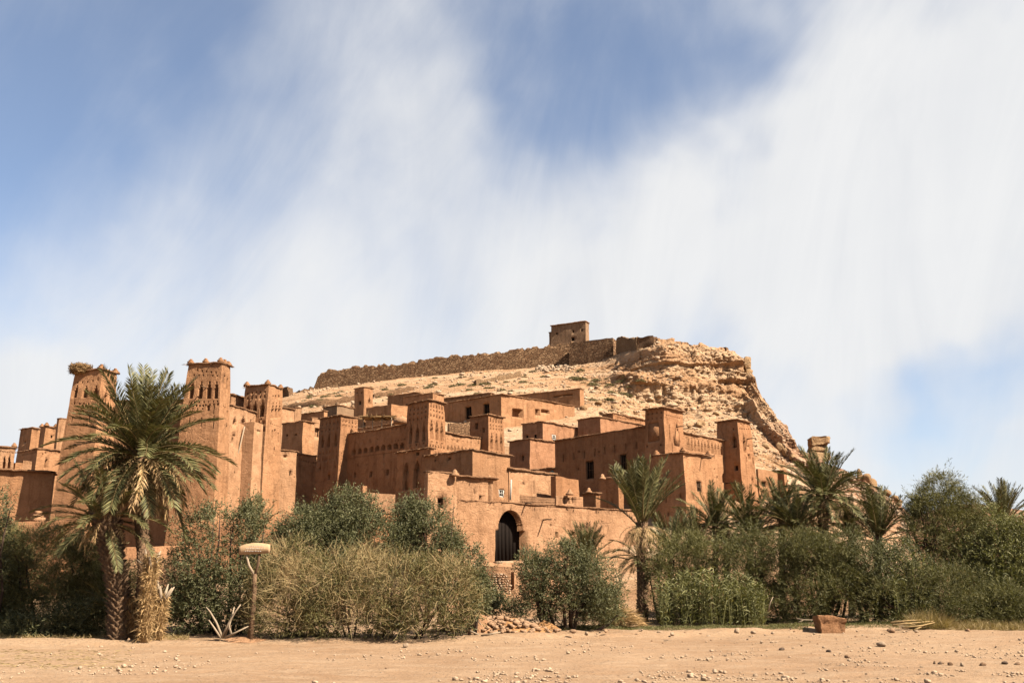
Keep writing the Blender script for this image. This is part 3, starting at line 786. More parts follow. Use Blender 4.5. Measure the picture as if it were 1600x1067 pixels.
block('tower', None, None, 159, 578, 83, 117, 183, 905, 76, 20, .034, T0L, T0R, cop=.14, parent=lk, merlons=1, mat='clay')
block('front_wall', None, None, 300, 624, 92, 172, 306, 872, 80, 14, .02, row('N', 205, 648, 280, 644, 5, 7, 20, .3), (), parent=lk, mat='clay')
pole = MB(); fw = bt['fL']
pa, pb = fw.pt(*fw.uv(384.5, 667)) + fw.n * .25, fw.pt(*fw.uv(370, 738)) + fw.n * .7
pole.add2(*tube([pa, (pa + pb) / 2 + [.05, 0, 0], pb], [.07, .07, .08], 5)); pole.add2(*tube([pb, pb + [.0, 0, .9]], .05, 5))
pole.obj('pole', M['palewood'], lk, np.array(lk.location))

# stork nest on the far left tower
rng = np.random.default_rng(5)
nb_ = P(125, 583, 83.6); n_ = 1500
th = rng.uniform(0, 2 * pi, n_); rr_ = .85 * np.sqrt(rng.uniform(.1, 1, n_)); hz = rng.uniform(0, .85, n_) * (1.05 - .35 * rr_)
b_ = np.stack([rr_ * np.cos(th) * (1 + .25 * hz), rr_ * np.sin(th) * (1 + .25 * hz), hz], 1) + nb_
d_ = np.stack([-np.sin(th), np.cos(th), rng.normal(0, .35, n_)], 1) + rng.normal(0, .35, (n_, 3))
mb = MB(); mb.add2(*blades(b_ - unit(d_) * .25, d_, .6, .045, .05, rng))
core = MB()
mb.add2(*tube([nb_ + [0, 0, -.1], nb_ + [0, 0, .3], nb_ + [0, 0, .62]], [.5, .72, .7], 10))
tag(mb.obj('stork_nest', M['thatch'], None, nb_), 'bulky twig nest on the corner of the far left tower', 'nest')

# ---- houses at the left edge
block('house', 'clay house tower with two arched niches at the left picture edge', 'house', -12, 697, 92, -18, 24, 800, 30, 60, .02, (),
      [('N', 6.5, 724, 4.5, 24, .3), ('N', 14.5, 724, 4.5, 24, .3), ('h', 6.5, 717, 2, 4, .5), ('h', 14, 717, 2, 4, .5)] + row('h', 1, 705, 20, 707, 8, 1.3, 2, .3), merlons=1, mat='clay_pale')
block('house', 'highest clay house at far left with a pale top edge', 'house', 51, 668, 114, 33, 66, 720, 55, 35, .02, [('h', 40, 690, 2, 3, .4)], (), mat='clay', cop=.08)
block('house', 'narrow clay house turret with one window left of the big palm', 'house', 72, 667, 111, 64, 88, 720, 50, 40, .015, (), [('w', 81, 682, 3, 5, .3)], mat='clay', cop=.08, merlons=1)
block('house', 'thin lit clay block peeking out beside the nest tower', 'house', 93, 654, 108, 90, 106, 720, 45, 45, .01, (), (), mat='clay_pale', cop=.08)
block('house', 'stepped clay house below the far left turrets, lit on its right', 'house', 59, 701, 104, 29, 98, 790, 52, 40, .02, row('h', 35, 711, 56, 706, 8, 1.3, 1.6, .3), [('h', 67, 709, 2, 3, .3), ('h', 71, 707, 2, 3, .3), ('h', 72, 724, 4, 14, .4)], mat='clay')
block('garden_wall', 'round topped clay wall stub in front of the stepped house', 'wall', 37, 718, 96, 35, 51, 790, 30, 60, .0, (), (), cop=0, mat='clay_pale', rag=.12)
block('garden_wall', 'low clay wall beside the arched niche house', 'wall', 24, 721, 95, 20, 36, 790, 50, 40, .0, (), (), cop=0, mat='clay', rag=.1)
block('terrace_house', 'long clay terrace wall lying half in tower shadow at far left', 'house', -40, 738, 87, -46, 87, 840, 20, 70, .01, (), [('h', 20, 785, 2, 3, .3), ('h', 52, 790, 2, 3, .3)], mat='clay')
strip_wall('garden_wall', 'clay terrace wall with rounded cap behind the left tamarisk', 'wall', [(-80, 812, 900, 67), (40, 815, 900, 67), (105, 814, 900, 66)], .5, 'clay_red', .03)
mb = MB(); q_ = P(59, 812, 67)
for k, (r_, h_) in enumerate(((.42, .28), (.28, .22), (.16, .2))): mb.add(*obox(q_ + [0, 0, .0 + k * .22], (1, 0, 0), (0, 1, 0), (0, 0, 1), r_, .2, h_ / 2 + .02))
tag(mb.obj('merlon_block', M['clay_pale'], None, q_, False, lambda V: wob(V, .06, .4, 4)), 'stepped clay ornament on the left terrace wall', 'ornament')
strip_wall('garden_wall', 'red clay garden wall with a flat cap right of the big palm trunk', 'wall', [(185, 853, 900, 57), (240, 852, 900, 57), (300, 851, 900, 57.5)], .5, 'clay_red', .03)
strip_wall('rubble_wall', 'low rubble stone wall under the red garden wall', 'wall', [(150, 872, 930, 55.5), (230, 870, 930, 55.5), (300, 872, 930, 55.5)], .5, 'stonewall', .1)
strip_wall('garden_wall', 'clay terrace wall below the tall kasbah, seen above the olive bushes', 'wall', [(285, 812, 880, 74), (400, 806, 880, 74), (470, 805, 880, 75)], .6, 'clay_red', .12)

# ---- houses between the left and middle kasbah
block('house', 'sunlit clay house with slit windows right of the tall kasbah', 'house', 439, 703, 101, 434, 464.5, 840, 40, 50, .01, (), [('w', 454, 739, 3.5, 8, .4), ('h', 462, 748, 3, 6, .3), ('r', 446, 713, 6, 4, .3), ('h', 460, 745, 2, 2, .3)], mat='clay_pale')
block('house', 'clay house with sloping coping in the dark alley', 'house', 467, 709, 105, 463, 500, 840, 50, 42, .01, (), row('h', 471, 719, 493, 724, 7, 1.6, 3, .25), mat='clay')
block('house', 'square brown house with two tiny windows, left of middle kasbah', 'house', 474, 658, 118, 441.5, 491, 730, 54, 40, .015, [('w', 448, 680, 3.5, 4, .4), ('w', 462, 679, 4, 3, .4)], (), mat='clay')
block('house', 'small lit house with a dark doorway behind the square brown house', 'house', 488, 653, 125, 485, 505.5, 730, 45, 45, .01, (), [('d', 496.5, 676, 8, 14, .6)], mat='clay_pale', cop=.08)
block('house', 'long low brown house uphill of the square brown house', 'house', 507, 642, 136, 462, 512, 700, 55, 38, .01, (), (), mat='clay', cop=.1)
block('house', 'pale house end wall just right of the rear kasbah tower', 'house', 441, 637, 134, 437, 461, 710, 45, 48, .01, (), (), mat='clay_pale', cop=.1)
block('house', 'little pale roof block behind the square brown house', 'house', 462, 636, 137, 460, 471.5, 690, 45, 48, .0, (), (), mat='clay_pale', cop=.06)
block('house', 'small two-toned clay house below the upper stone terrace', 'house', 527, 633, 140, 505, 553, 680, 52, 42, .01, (), (), mat='clay_grey', cop=.1, merlons=1)

# ---- middle kasbah
mk = empty('kasbah', P(670, 800, 95), 'ornate middle kasbah with three towers around arcaded walls', 'kasbah')
w6 = {}; w7 = {}; k2 = {}
block('tower', None, None, 670, 626, 92, 638, 694, 800, 47, 41, .045, tower_ops(3, (.5, .95, 1.5), .42, 1.75, 4), tower_ops(3, (.5, .85, 1.4), .36, 1.75, 4), cop=.16, parent=mk, merlons=0, mat='clay_red', ret=k2)
W6L = row('n', 553, 706, 627, 695.5, 9, 6.5, 9, .25) + row('h', 546, 716, 618, 706, 22, 1.5, 1.6, .3) + [('w', 555, 742, 3.5, 8, .4), ('w', 580, 741, 4.5, 9, .4), ('w', 606, 738, 4, 9, .4), ('h', 600, 712, 1.5, 6, .3)] + row('h', 560, 727, 600, 723, 4, 1.8, 2, .3) + row('h', 613, 671, 633, 668, 4, 1.8, 2, .3) + row('h', 612, 690, 632, 686, 5, 1.6, 1.8, .3) + row('h', 545, 693, 602, 684, 6, 1.4, 1.6, .3)
block('curtain_wall', None, None, 668, 658, along(k2, 'L', 660, -.6), 538, 673, 810, 47, 42, .01, W6L, (), parent=mk, mat='clay_red', ret=w6)
W7R = row('N', 700, 699, 750, 706, 10, 3.6, 9, .8) + row('h', 699, 685, 748, 693, 9, 1.5, 1.7, .3) + [('h', 708, 688, 2.5, 4, .4), ('h', 715, 690, 2.5, 4, .4)]
block('curtain_wall', None, None, 674, 671.5, along(k2, 'R', 674, -.6), 668, 758, 810, 48, 40, .01, (), W7R, parent=mk, mat='clay', ret=w7, dl=3.0)
K1L = tower_ops(3, (.55, 1.2), .4, 1.3, 4) + [('w', 514, 745, 4, 8, .4), ('h', 503, 695, 2.5, 5, .4), ('h', 514, 696, 2.5, 5, .4), ('h', 525, 695, 2.5, 5, .4), ('h', 500, 732, 2.5, 3, .3), ('h', 524, 730, 2.5, 3, .3), ('h', 524, 752, 2, 2, .3)]
K1R = [('uv', 'h', .12 + .19 * i, .55, .15, .15, .3) for i in range(5)] + [('uv', 'h', .12 + .19 * i, .95, .15, .15, .3) for i in range(5)] + [('a', 549.5, 675, 4.5, 9, .5)]
block('tower', None, None, 533, 649, along(w6, 'L', 533, .9), 500.5, 559, 810, 47, 42, .03, K1L, K1R, cop=.17, parent=mk, mat='clay_red')
K3L = [('w', 744.5, 665, 5, 10, .5), ('uv', 'h', .75, 1.2, .3, .5, .4), ('uv', 'h', .8, 3.6, .2, .3, .4)]
block('tower', None, None, 763, 648, along(w7, 'R', 763, .9), 735.5, 786, 810, 47, 41, .035, K3L, tower_ops(3, (.55, .95, 1.3), .34, 1.6, 4), cop=.18, parent=mk, mat='clay_red')
block('bastion', None, None, 673, 700, 88.5, 620, 678, 830, 46, 42, .015, [('n', 634, 744, 9, 42, .25), ('n', 651, 741, 10, 42, .25), ('h', 640, 709, 4, 6, .4), ('h', 652, 709, 5, 5, .4)], (), parent=mk, mat='clay_red')

# ---- house group in front of the middle kasbah
block('house', 'large plain clay house in front of middle kasbah, white framed window', 'house', 739, 703, 84, 664, 798, 830, 47, 40, .012,
      [('h', 702, 717, 5, 5, .4), ('h', 680, 720, 3, 3, .3)], [('W', 784, 771, 8.5, 12, .25)], mat='clay', spouts=())
dp = MB(); q_ = P(798.8, 749, 82.5); dp.add2(*tube([q_, P(797.5, 781, 82.5)], .07, 6)); tag(dp.obj('drain_pipe', M['white'], None, q_), 'white drain pipe on the corner of the large plain house', 'pipe')
block('house', 'low sunlit annex right of the large plain clay house', 'house', 796, 733, 87.5, 792, 869, 830, 42, 42, .01, (), [('h', 834, 762, 1.3, 20, .2), ('h', 818, 756, 3, 3, .2)], mat='clay_pale', coph=.2, cop=.16)
block('house', 'small clay house with ragged left edge beside the gate', 'house', 668, 737, 70, 663, 713, 925, 26, 61, .02, (), [('w', 688, 785, 11, 16, .45)], mat='clay_pale', cop=.1, wobble=.09)
block('house', 'stepped gatehouse wall with brushwood coping, left of arch', 'house', 706, 744, 72.6, 700, 770, 860, 30, 57, .0, (), [('w', 751, 778, 4, 7, .4), ('h', 763.5, 770, 2.4, 34, .3), ('h', 741, 768, 1.2, 8, .15)], mat='clay_pale', cop=.3, coph=.16, wobble=.07)
gt = {}
G3R = [('gate', 797.8, 836.5, 48, 81, .95), ('h', 871, 836, 5, 9, .5), ('h', 897, 833, 6.5, 6, .5), ('h', 861.5, 821, 2.5, 4, .4), ('h', 868, 812, 1.8, 2.4, .3), ('h', 876, 838, 1.6, 2.4, .3),
       ('h', 873, 850, 2, 2, .3), ('h', 884, 850, 2, 2.4, .3), ('h', 861.5, 835, 2, 2, .3), ('h', 745, 843, 2.4, 2.4, .3), ('h', 835, 848, 1.6, 1.6, .3), ('h', 889, 868, 1.6, 3, .3),
       ('h', 722, 809, 7, 2, .3), ('h', 831, 792, 2, 12, .3), ('h', 737, 861, 2, 2, .3), ('h', 940, 815, 1.6, 1.6, .3)]
block('gate_wall', 'sunlit clay wall pierced by the big arched gate', 'wall', 690, 779.5, 72.2, 686, 1003, 915, 33, 57, .012, (), G3R, mat='clay_pale', cop=.05, coph=.08, ret=gt, dl=2.6, spouts=[(849, 812, 'R', 1.1), (821, 786, 'R', .8)], wobble=.07)
fg = gt['fR']; groot = gt['root']; gb = np.array(groot.location)
gu0, gv0 = fg.uv(774.5, 877); gu1, gv1 = fg.uv(821.5, 797)
tu = unit(fg.T1 - fg.T0); up = np.array([0, 0, 1.])
gw = (gu1 - gu0) * fg.w; gh = (gv1 - gv0) * fg.h; gc = fg.pt((gu0 + gu1) / 2, gv0)
for s in (-1, 1):
    lf = MB(); lf.add(*obox(gc + tu * s * gw * .245 + up * gh * .49 - fg.n * .89, tu, up, fg.n, gw * .24, gh * .48, .03)); dl = lf.obj('door_leaf', M['gatewood_shade'], groot, gb)
    for k in range(4):
        pk = MB(); pk.add(*obox(gc + tu * (s * gw * .245 + gw * .12 * (k - 1.5)) + up * gh * .49 - fg.n * .855, tu, up, fg.n, gw * .057, gh * .47, .008)); pk.obj('plank', M['gatewood_shade'], dl, (gb))
tb = MB(); tb.add(*obox(gc + fg.n * .25 - up * .12, tu, fg.n, up, gw * .55, .55, .12)); tb.obj('threshold', M['palerock'], groot, gb, False, lambda V: wob(V, .04, .5, 2))
block('parapet', 'little parapet with slot openings above the gate wall', 'wall', 870, 771, 79.5, 868, 912, 840, 40, 50, .0, (), [('r', 883.5, 781, 3, 11, .35), ('r', 890, 781, 3, 11, .35), ('r', 896, 781, 3, 11, .35), ('r', 906, 780, 3, 12, .35)], mat='clay_pale', rag=.12)
strip_wall('roof_wall', 'rough brown roof wall behind the arch top', 'wall', [(812, 773, 800, 80.5), (836, 771, 800, 80.5), (848, 777, 800, 80.8), (872, 778, 800, 81)], .4, 'clay_old', .05)
block('roof_shed', 'small earth heap roof right of the annex', 'house', 868, 742, 89, 860, 905, 830, 50, 40, .0, (), (), mat='clay_red', rag=.2)
for x, y, Y_, lb in ((890, 768, 80, 'earth cone finial on the slotted parapet'), (920, 765.5, 86, 'earth cone finial on the lower shaded roof stage'), (941, 744, 88, 'clay knob finial on the upper shaded roof stage'), (711, 738, 70.6, 'clay knob on the small ragged house by the gate'), (765, 747, 75, 'small clay cone on the stepped gatehouse')):
    f = MB(); q_ = P(x, y, Y_); pr = [(0, .34), (.1, .30), (.22, .17), (.36, .15), (.46, .05)]
    f.add2(*tube([q_ + [0, 0, a - .25] for a, r in pr], [r for a, r in pr], 8))
    tag(f.obj('finial', M['clay_pale'], None, q_, False, lambda V: wob(V, .05, .3, 6)), lb, 'finial')
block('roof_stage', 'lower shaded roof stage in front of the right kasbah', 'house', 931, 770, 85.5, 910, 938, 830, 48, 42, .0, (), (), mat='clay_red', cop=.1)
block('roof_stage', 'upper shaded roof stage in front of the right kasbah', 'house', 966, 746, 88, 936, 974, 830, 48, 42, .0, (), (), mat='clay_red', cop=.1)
block('terrace_house', 'brown corner of a low house between the olive bushes', 'house', 566, 757, 79, 526, 573, 850, 46, 45, .0, (), (), mat='clay', rag=.08)
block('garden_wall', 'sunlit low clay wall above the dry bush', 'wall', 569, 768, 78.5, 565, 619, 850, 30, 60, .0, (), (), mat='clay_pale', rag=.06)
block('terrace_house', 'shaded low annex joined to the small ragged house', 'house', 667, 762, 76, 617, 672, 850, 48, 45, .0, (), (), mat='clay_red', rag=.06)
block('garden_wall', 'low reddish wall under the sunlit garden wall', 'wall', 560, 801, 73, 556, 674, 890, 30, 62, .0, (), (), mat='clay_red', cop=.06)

# ---- right kasbah
rk = empty('kasbah', P(1060, 830, 95), 'big right kasbah with blind arcades and two towers below the cliff', 'kasbah')
r1 = {}; rw2 = {}
R1L = [('uv', 'h', .15 + .23 * i, .35, .16, .16, .3) for i in range(4)] + [('uv', 'h', .15 + .23 * i, .85, .14, .14, .3) for i in range(4)] + [('r', 1022, 675, 17, 28, .12), ('h', 1012, 697, 2.5, 3, .4), ('h', 1033, 695, 2.5, 3, .4)]
R1R = row('h', 1042, 648, 1062, 653, 7, 1.7, 2, .35) + row('h', 1043, 641, 1063, 646, 9, 1.3, 1.6, .3) + [('w', 1056, 691, 5.5, 10, .4), ('h', 1047, 676, 1.5, 26, .25), ('h', 1051.5, 700, 1.5, 12, .25), ('N', 1058.5, 681, 7, 32, .08)]
block('tower', None, None, 1037.5, 636.5, 90, 1008, 1066.5, 830, 45, 45, .015, R1L, R1R, cop=.22, parent=rk, mat='clay_red', ret=r1, spouts=[(1057, 667, 'R', .9)])
RW1L = row('n', 872, 698, 1003, 678, 17, 5.6, 17, .22) + row('h', 880, 716, 995, 695, 8, 2, 11, .3) + [('w', 921, 734, 13, 29, .35), ('w', 975, 722, 11, 26, .35), ('h', 905, 705, 2.5, 3, .3), ('h', 903, 733, 2, 3, .3), ('h', 936, 706, 2.5, 2.5, .3)]
block('curtain_wall', None, None, 1036, 664, along(r1, 'L', 1030, -.6), 867, 1042, 840, 45, 45, .01, RW1L, (), parent=rk, mat='clay_red')
RW2R = row('N', 1076, 694, 1137, 704, 13, 4.0, 17, 1.5) + [('h', 1133, 711, 5.5, 20, .7), ('n', 1132, 746, 7, 16, .35), ('h', 1115, 733, 2, 2.4, .3), ('h', 1120, 746, 2, 2.4, .3)] + row('h', 1072, 683, 1140, 694, 9, 1.3, 1.5, .3) + [('d', 1125, 788, 9.5, 17, .2), ('h', 1117, 800, 2.4, 10, .3), ('h', 1136, 800, 2.4, 8, .3), ('h', 1109, 776, 2.2, 11, .3), ('h', 1118, 772, 2, 2, .3), ('h', 1127, 774, 2, 2, .3), ('h', 1142, 787, 2, 2.4, .3), ('h', 1115, 714, 1.5, 7, .2), ('h', 1129, 714, 1.5, 7, .2)]
block('curtain_wall', None, None, 1046, 672, along(r1, 'R', 1046, -.5), 1042, 1153, 850, 46, 44, .01, (), RW2R, parent=rk, mat='clay', ret=rw2, dl=3.0, spouts=[(1133, 755, 'R', 1.1)])
R2L = [('a', 1147, 690, 7, 18, .2), ('w', 1150, 731, 6, 8, .4), ('h', 1146, 670, 2, 3, .3)]
R2R = row('h', 1158, 662, 1168, 663, 3, 1.8, 2, .35) + row('h', 1156, 669, 1170, 671, 5, 1.8, 2, .35) + [('n', 1163, 694, 4.5, 24, .25), ('n', 1176, 697, 4.5, 22, .25), ('w', 1170.5, 713.5, 4, 8, .4), ('h', 1166, 718, 1.4, 8, .3), ('h', 1176, 721, 1.4, 12, .3), ('h', 1169, 697, 2, 2, .3), ('w', 1176, 753, 3, 9, .4), ('h', 1167, 764, 2, 2, .3), ('h', 1187, 745, 2, 2, .3)]
block('tower', None, None, 1152, 656, along(rw2, 'R', 1152, 1.6), 1120, 1172, 850, 46, 45, .034, R2L, R2R, cop=.16, parent=rk, mat='clay_red', spouts=[(1167, 686, 'R', 1.0)])
R3R = [('w', 1092, 760.5, 8, 16, .3), ('h', 1082.5, 776, 2.4, 10, .3), ('w', 1093.5, 805, 4, 11, .35), ('h', 1094, 826, 2, 5, .3), ('h', 1105, 710, 1.5, 4, .2)]
R3L = [('h', 1062, 777, 2.2, 13, .3), ('h', 1040, 779, 2.2, 12, .3), ('h', 1044, 803, 3, 6, .3), ('h', 1026, 790, 2, 9, .3)]
block('annex', None, None, 1068, 707, 86, 1021, 1112, 850, 45, 49, .014, R3L, R3R, parent=rk, mat='clay', cop=.16, spouts=[(1096, 716, 'R', 1.1)], merlons=1)
block('house', 'low lit house wall at the foot of the right corner tower', 'house', 1184, 731, 104, 1181, 1216, 850, 40, 48, .0, (), [('w', 1194, 756, 8, 8, .3)], mat='clay', rag=.1)
block('wall_stub', 'dark upright wall stub right of the right kasbah', 'wall', 1225, 733, 100, 1214.5, 1229, 850, 50, 40, .0, (), (), mat='clay_red', cop=0, rag=.05)

# ---- houses behind, halfway up the slope
block('house', 'pinkish house with tiny white windows in mid village', 'house', 848, 659, 117, 816, 905, 730, 52, 44, .01, [('W', 823, 683, 4, 6, .2), ('W', 836, 682, 4, 6, .2)], [('W', 865.5, 683, 6, 8, .2)], mat='clay_pink', cop=.1)
block('house', 'clay house in front of the pinkish house', 'house', 828, 686, 107, 796, 869, 780, 52, 48, .01, [('w', 817, 716, 3.5, 8, .35)], (), mat='clay_pink', cop=.12)
block('house', 'dark lower house over the green awning', 'house', 869, 731, 102, 826, 874, 800, 52, 40, .0, (), (), mat='clay_red', cop=.1)
aw = MB(); a0, a1 = P(842, 741, 100), P(866, 738, 99.5)
nx_ = 10; V = []; 
for i in range(nx_):
    t = i / (nx_ - 1); q_ = a0 * (1 - t) + a1 * t; sg = -.18 * sin(pi * t)
    V += [q_ + [0, 0, sg], q_ + [-.1, .9, sg + .35], q_ + [-.1, .9, sg + .31], q_ + [0, 0, sg - .05]]
aw.add(V, [[i * 4 + j, (i + 1) * 4 + j, (i + 1) * 4 + (j + 1) % 4, i * 4 + (j + 1) % 4] for i in range(nx_ - 1) for j in range(4)])
M['tarp'] = plain('green_tarp', (.07, .16, .13), .3, 3)
tag(aw.obj('awning', M['tarp'], None, a0), 'dark green awning hung between houses below the pinkish house', 'awning')
block('house', 'orange-lit house beside the right kasbah tower', 'house', 938, 652, 119, 903, 1010, 720, 50, 44, .01, (), (), mat='clay_pink', cop=.1)
block('house', 'orange house with a dentil band behind the right kasbah', 'house', 957, 646, 126, 940, 1016, 700, 50, 44, .0, (), row('r', 964, 652.5, 1003, 658, 16, 1.7, 2.4, .15), mat='clay_red', cop=.12)

# ---- upper village
block('house', 'big upper house with two dark doorways and a curved lit flank', 'house', 784, 616, 150, 692, 897, 705, 52, 50, .0, [('d', 732, 645, 10, 20, .5), ('d', 760, 638.5, 10, 17, .5)], [('h', 809, 645, 17, 13, 1.2), ('h', 841, 644, 8, 10, .9), ('h', 853, 643, 13, 5, .6)], mat='clay', cop=.15, wobble=.12)
block('house', 'long dark flat house highest of the upper village', 'house', 906, 607, 168, 786, 912, 660, 60, 40, .0, [('h', 880, 618, 30, 2, .3)], (), mat='clay', cop=.15)
block('house', 'low dark roof behind the big upper house', 'house', 766, 614, 166, 693, 771, 650, 58, 40, .0, (), (), mat='clay_old', cop=.12)
block('house', 'small upper house with a bright right end', 'house', 676, 614, 157, 630, 694, 665, 54, 42, .0, (), (), mat='clay', cop=.12)
block('house', 'low brown house furthest up behind the slim tower', 'house', 652, 613, 172, 606, 657, 640, 58, 40, .0, (), (), mat='clay_old', cop=.1)
block('watch_tower', 'slim plain square tower above the middle kasbah', 'tower', 569, 605, 152, 554, 583, 680, 48, 44, .008, [('w', 562, 629, 3.5, 6, .4), ('h', 558, 614, 2, 2.5, .3), ('h', 565, 613, 2, 2.5, .3)], [('a', 577.5, 627, 3.5, 9, .6)], mat='clay', cop=.1)
block('house', 'brown walled yard right of the slim tower, crumbling on its right', 'house', 612, 629, 147, 572, 641, 680, 54, 44, .0, (), (), mat='clay', rag=.25)
cn = empty('canopy', P(590, 668, 128), 'flat brushwood canopy on wooden poles above middle kasbah roof', 'canopy'); cb_ = np.array(cn.location)
c0, c1 = P(568, 652, 128), P(612, 652, 127)
for t in (0, .33, .66, 1):
    q_ = c0 * (1 - t) + c1 * t; mb = MB(); mb.add2(*tube([q_ + [0, 0, -2.2], q_ + [0, 0, .05]], .06, 5)); mb.obj('post', M['palewood'], cn, cb_)
mb = MB(); n_ = 500; t = rng.uniform(0, 1, n_); bb = c0 + (c1 - c0) * t[:, None] + np.stack([0 * t, rng.uniform(-.6, 1.8, n_), rng.uniform(-.03, .12, n_)], 1)
mb.add2(*blades(bb, rng.normal(0, 1, (n_, 3)) * [1, .6, .1], 1.1, .09, .05, rng)); mb.add(*obox((c0 + c1) / 2 + [0, .6, 0], (1, 0, 0), (0, 1, 0), (0, 0, 1), np.linalg.norm(c1 - c0) / 2, 1.2, .05))
mb.obj('brushwood_roof', M['thatch'], cn, cb_)
block('house', 'dark back house under the brushwood canopy', 'house', 617, 662, 131, 558, 622, 720, 52, 40, .0, (), (), mat='clay', cop=.1)
block('house', 'low clay roof stage behind the middle kasbah wall', 'house', 630, 665, 112, 590, 640, 740, 50, 44, .0, row('h', 600, 672, 625, 668, 4, 1.5, 1.5, .3), (), mat='clay', cop=.1)
dm = MB(); q_ = P(628, 655, 110); pr = [(-.5, .95), (-.1, .95), (.0, .75), (.12, .62), (.25, .2), (.38, .12), (.45, .03)]
dm.add2(*tube([q_ + [0, 0, a] for a, r in pr], [r for a, r in pr], 10)); tag(dm.obj('roof_dome', M['clay_pale'], None, q_ - [0, 0, .5], False, lambda V: wob(V, .08, .6, 9)), 'small pale domed roof lump left of the nearest ornate tower', 'dome')
for pts, lb in (([(770, 655, 668, 133), (740, 657, 672, 132), (700, 661, 678, 131)][::-1], 'rough stone terrace wall under the big upper house doorways'),
                ([(445, 632, 641, None), (500, 625, 634, None), (556, 617, 626, None)], 'long dark stone terrace wall left of the slim tower'),
                ([(583, 613, 622, None), (610, 609, 617, None), (646, 601, 609, None)], 'short dark stone terrace wall right of the slim tower'),
                ([(742, 592, 601, None), (775, 586, 595, None), (812, 580, 588, None)], 'pale rubble terrace wall on the upper slope')):
    pts = [(x, t_, b_, (hill_at(x, b_)[1] - .6) if Y_ is None else Y_) for x, t_, b_, Y_ in pts]
    strip_wall('terrace_wall', lb, 'wall', pts, .8, 'stonewall_pale' if 'pale' in lb else 'stonewall', .25)

# ---- hilltop
RY = lambda x: float(np.interp(x, [440, 500, 570, 650, 720, 800, 890], [262, 262, 258, 254, 250, 247, 244])) - 4
strip_wall('rampart', 'long ragged stone rampart along the hilltop', 'rampart',
           [(x, t_, b_, RY(x)) for x, t_, b_ in ((491, 603, 609), (494, 596, 608), (499, 582, 606), (520, 576, 604), (536, 573, 601), (575, 570, 596), (649, 563, 588), (742, 552, 578), (800, 545, 573), (858, 537, 569), (896, 533, 566))], 1.4, 'rampart', .5, sub=.5)
block('bastion', 'stone corner bastion at the right end of the hilltop rampart', 'bastion', 957, 526, 231, 890, 966, 580, 61, 30, .02, (), (), mat='rampart', rag=.25, step=.8)
block('granary', 'square fortified granary standing alone on the hilltop', 'granary', 914.5, 502.5, 252, 861, 920, 548, 63, 27, .004, [('w', 870, 521, 2.6, 4, .5), ('w', 895.5, 518, 2.4, 5, .5), ('w', 909, 516, 2.6, 4, .5), ('d', 895, 530, 5, 6, .5)], (), mat='clay_grey', cop=.2, coph=.25, step=.8)
block('granary_annex', 'low step built against the left end of the granary', 'annex', 863, 519, 257, 858, 866, 548, 63, 27, .0, (), (), mat='clay_grey', cop=.15, step=.8)
strip_wall('rampart', 'low stone wall between the bastion and the cliff top ruin', 'wall', [(966, 526, 545, 230), (982, 525, 543, 225), (998, 526, 543, 219)], 1.0, 'stonewall_pale', .3)
block('ruin', 'broken stone tower ruin at the cliff top', 'ruin', 1019, 518, 214, 995, 1026, 552, 58, 30, .03, (), (), mat='stonewall', rag=.7, step=.6, wobble=.35)
block('ruin', 'crumbled stone pillar ruin on the left ridge beside the rear kasbah tower', 'ruin', 451, 600, 250, 440, 458, 640, 55, 35, .03, (), (), mat='stonewall', rag=1.0, step=.6, wobble=.4)
strip_wall('ridge_wall', 'fallen stone wall on the ridge left of the rampart', 'wall', [(455, 613, 625, 255), (475, 601, 618, 256), (492, 603, 612, 258)], 1.2, 'stonewall', .9)
block('ruin', 'tiny wall stub on the cliff edge', 'ruin', 1135, 541, 219, 1128, 1138, 560, 55, 35, .0, (), (), mat='stonewall', rag=.2, step=.6, wobble=.2)
# ------------------------------------------------------------------ rocks
import bmesh
def rock_mesh(seed, sub=2, cuts=7, rough=.12):
    r = random.Random(seed); bm = bmesh.new(); bmesh.ops.create_icosphere(bm, subdivisions=sub, radius=1)
    V = np.array([v.co[:] for v in bm.verts]); rg_ = np.random.default_rng(seed)
    for k in range(cuts):
        n = unit(rg_.normal(size=3)); d = rg_.uniform(.45, .8); h = V @ n
        V = V - np.maximum(h - d, 0)[:, None] * n
    V = V + V * (rough * fbm(V + seed * 10, .7, seed, 3))[:, None]
    Fc = np.array([[v.index for v in f.verts] for f in bm.faces]); bm.free()
    V[:, 2] -= V[:, 2].min() * .75
    return V, Fc
ROCK = {}
def rock(name, label, cat, pos, size, seed, mat, rz=0., group=None, sub=2):
    key = (seed, mat, sub)
    if key not in ROCK:
        V, Fc = rock_mesh(seed, sub); me = mkmesh('stone', V, [Fc]); me.materials.append(M[mat]); ROCK[key] = me
    o_ = bpy.data.objects.new(name, ROCK[key]); COL.objects.link(o_)
    o_.location = tuple(float(v) for v in pos); o_.scale = tuple(float(s) for s in (size if np.ndim(size) else (size,) * 3)); o_.rotation_euler = (0, 0, rz)
    return tag(o_, label, cat, group)
def scatter_rocks(pts, size, rng, nvar=8, sub=1):
    """Many small stones joined into one mesh."""
    Vs = []; Fs = []; c = 0; var = [rock_mesh(500 + k, sub, 6, .1) for k in range(nvar)]
    for i, p in enumerate(pts):
        V, Fc = var[i % nvar]; a = rng.uniform(0, 6.28); R_ = np.array([[cos(a), -sin(a), 0], [sin(a), cos(a), 0], [0, 0, 1]])
        s = size[i] * np.array([rng.uniform(.8, 1.4), rng.uniform(.7, 1.1), rng.uniform(.45, .85)])
        Vs.append((V * s) @ R_.T + p); Fs.append(Fc + c); c += len(V)
    return np.concatenate(Vs), np.concatenate(Fs)
R2_ = np.random.default_rng(11)
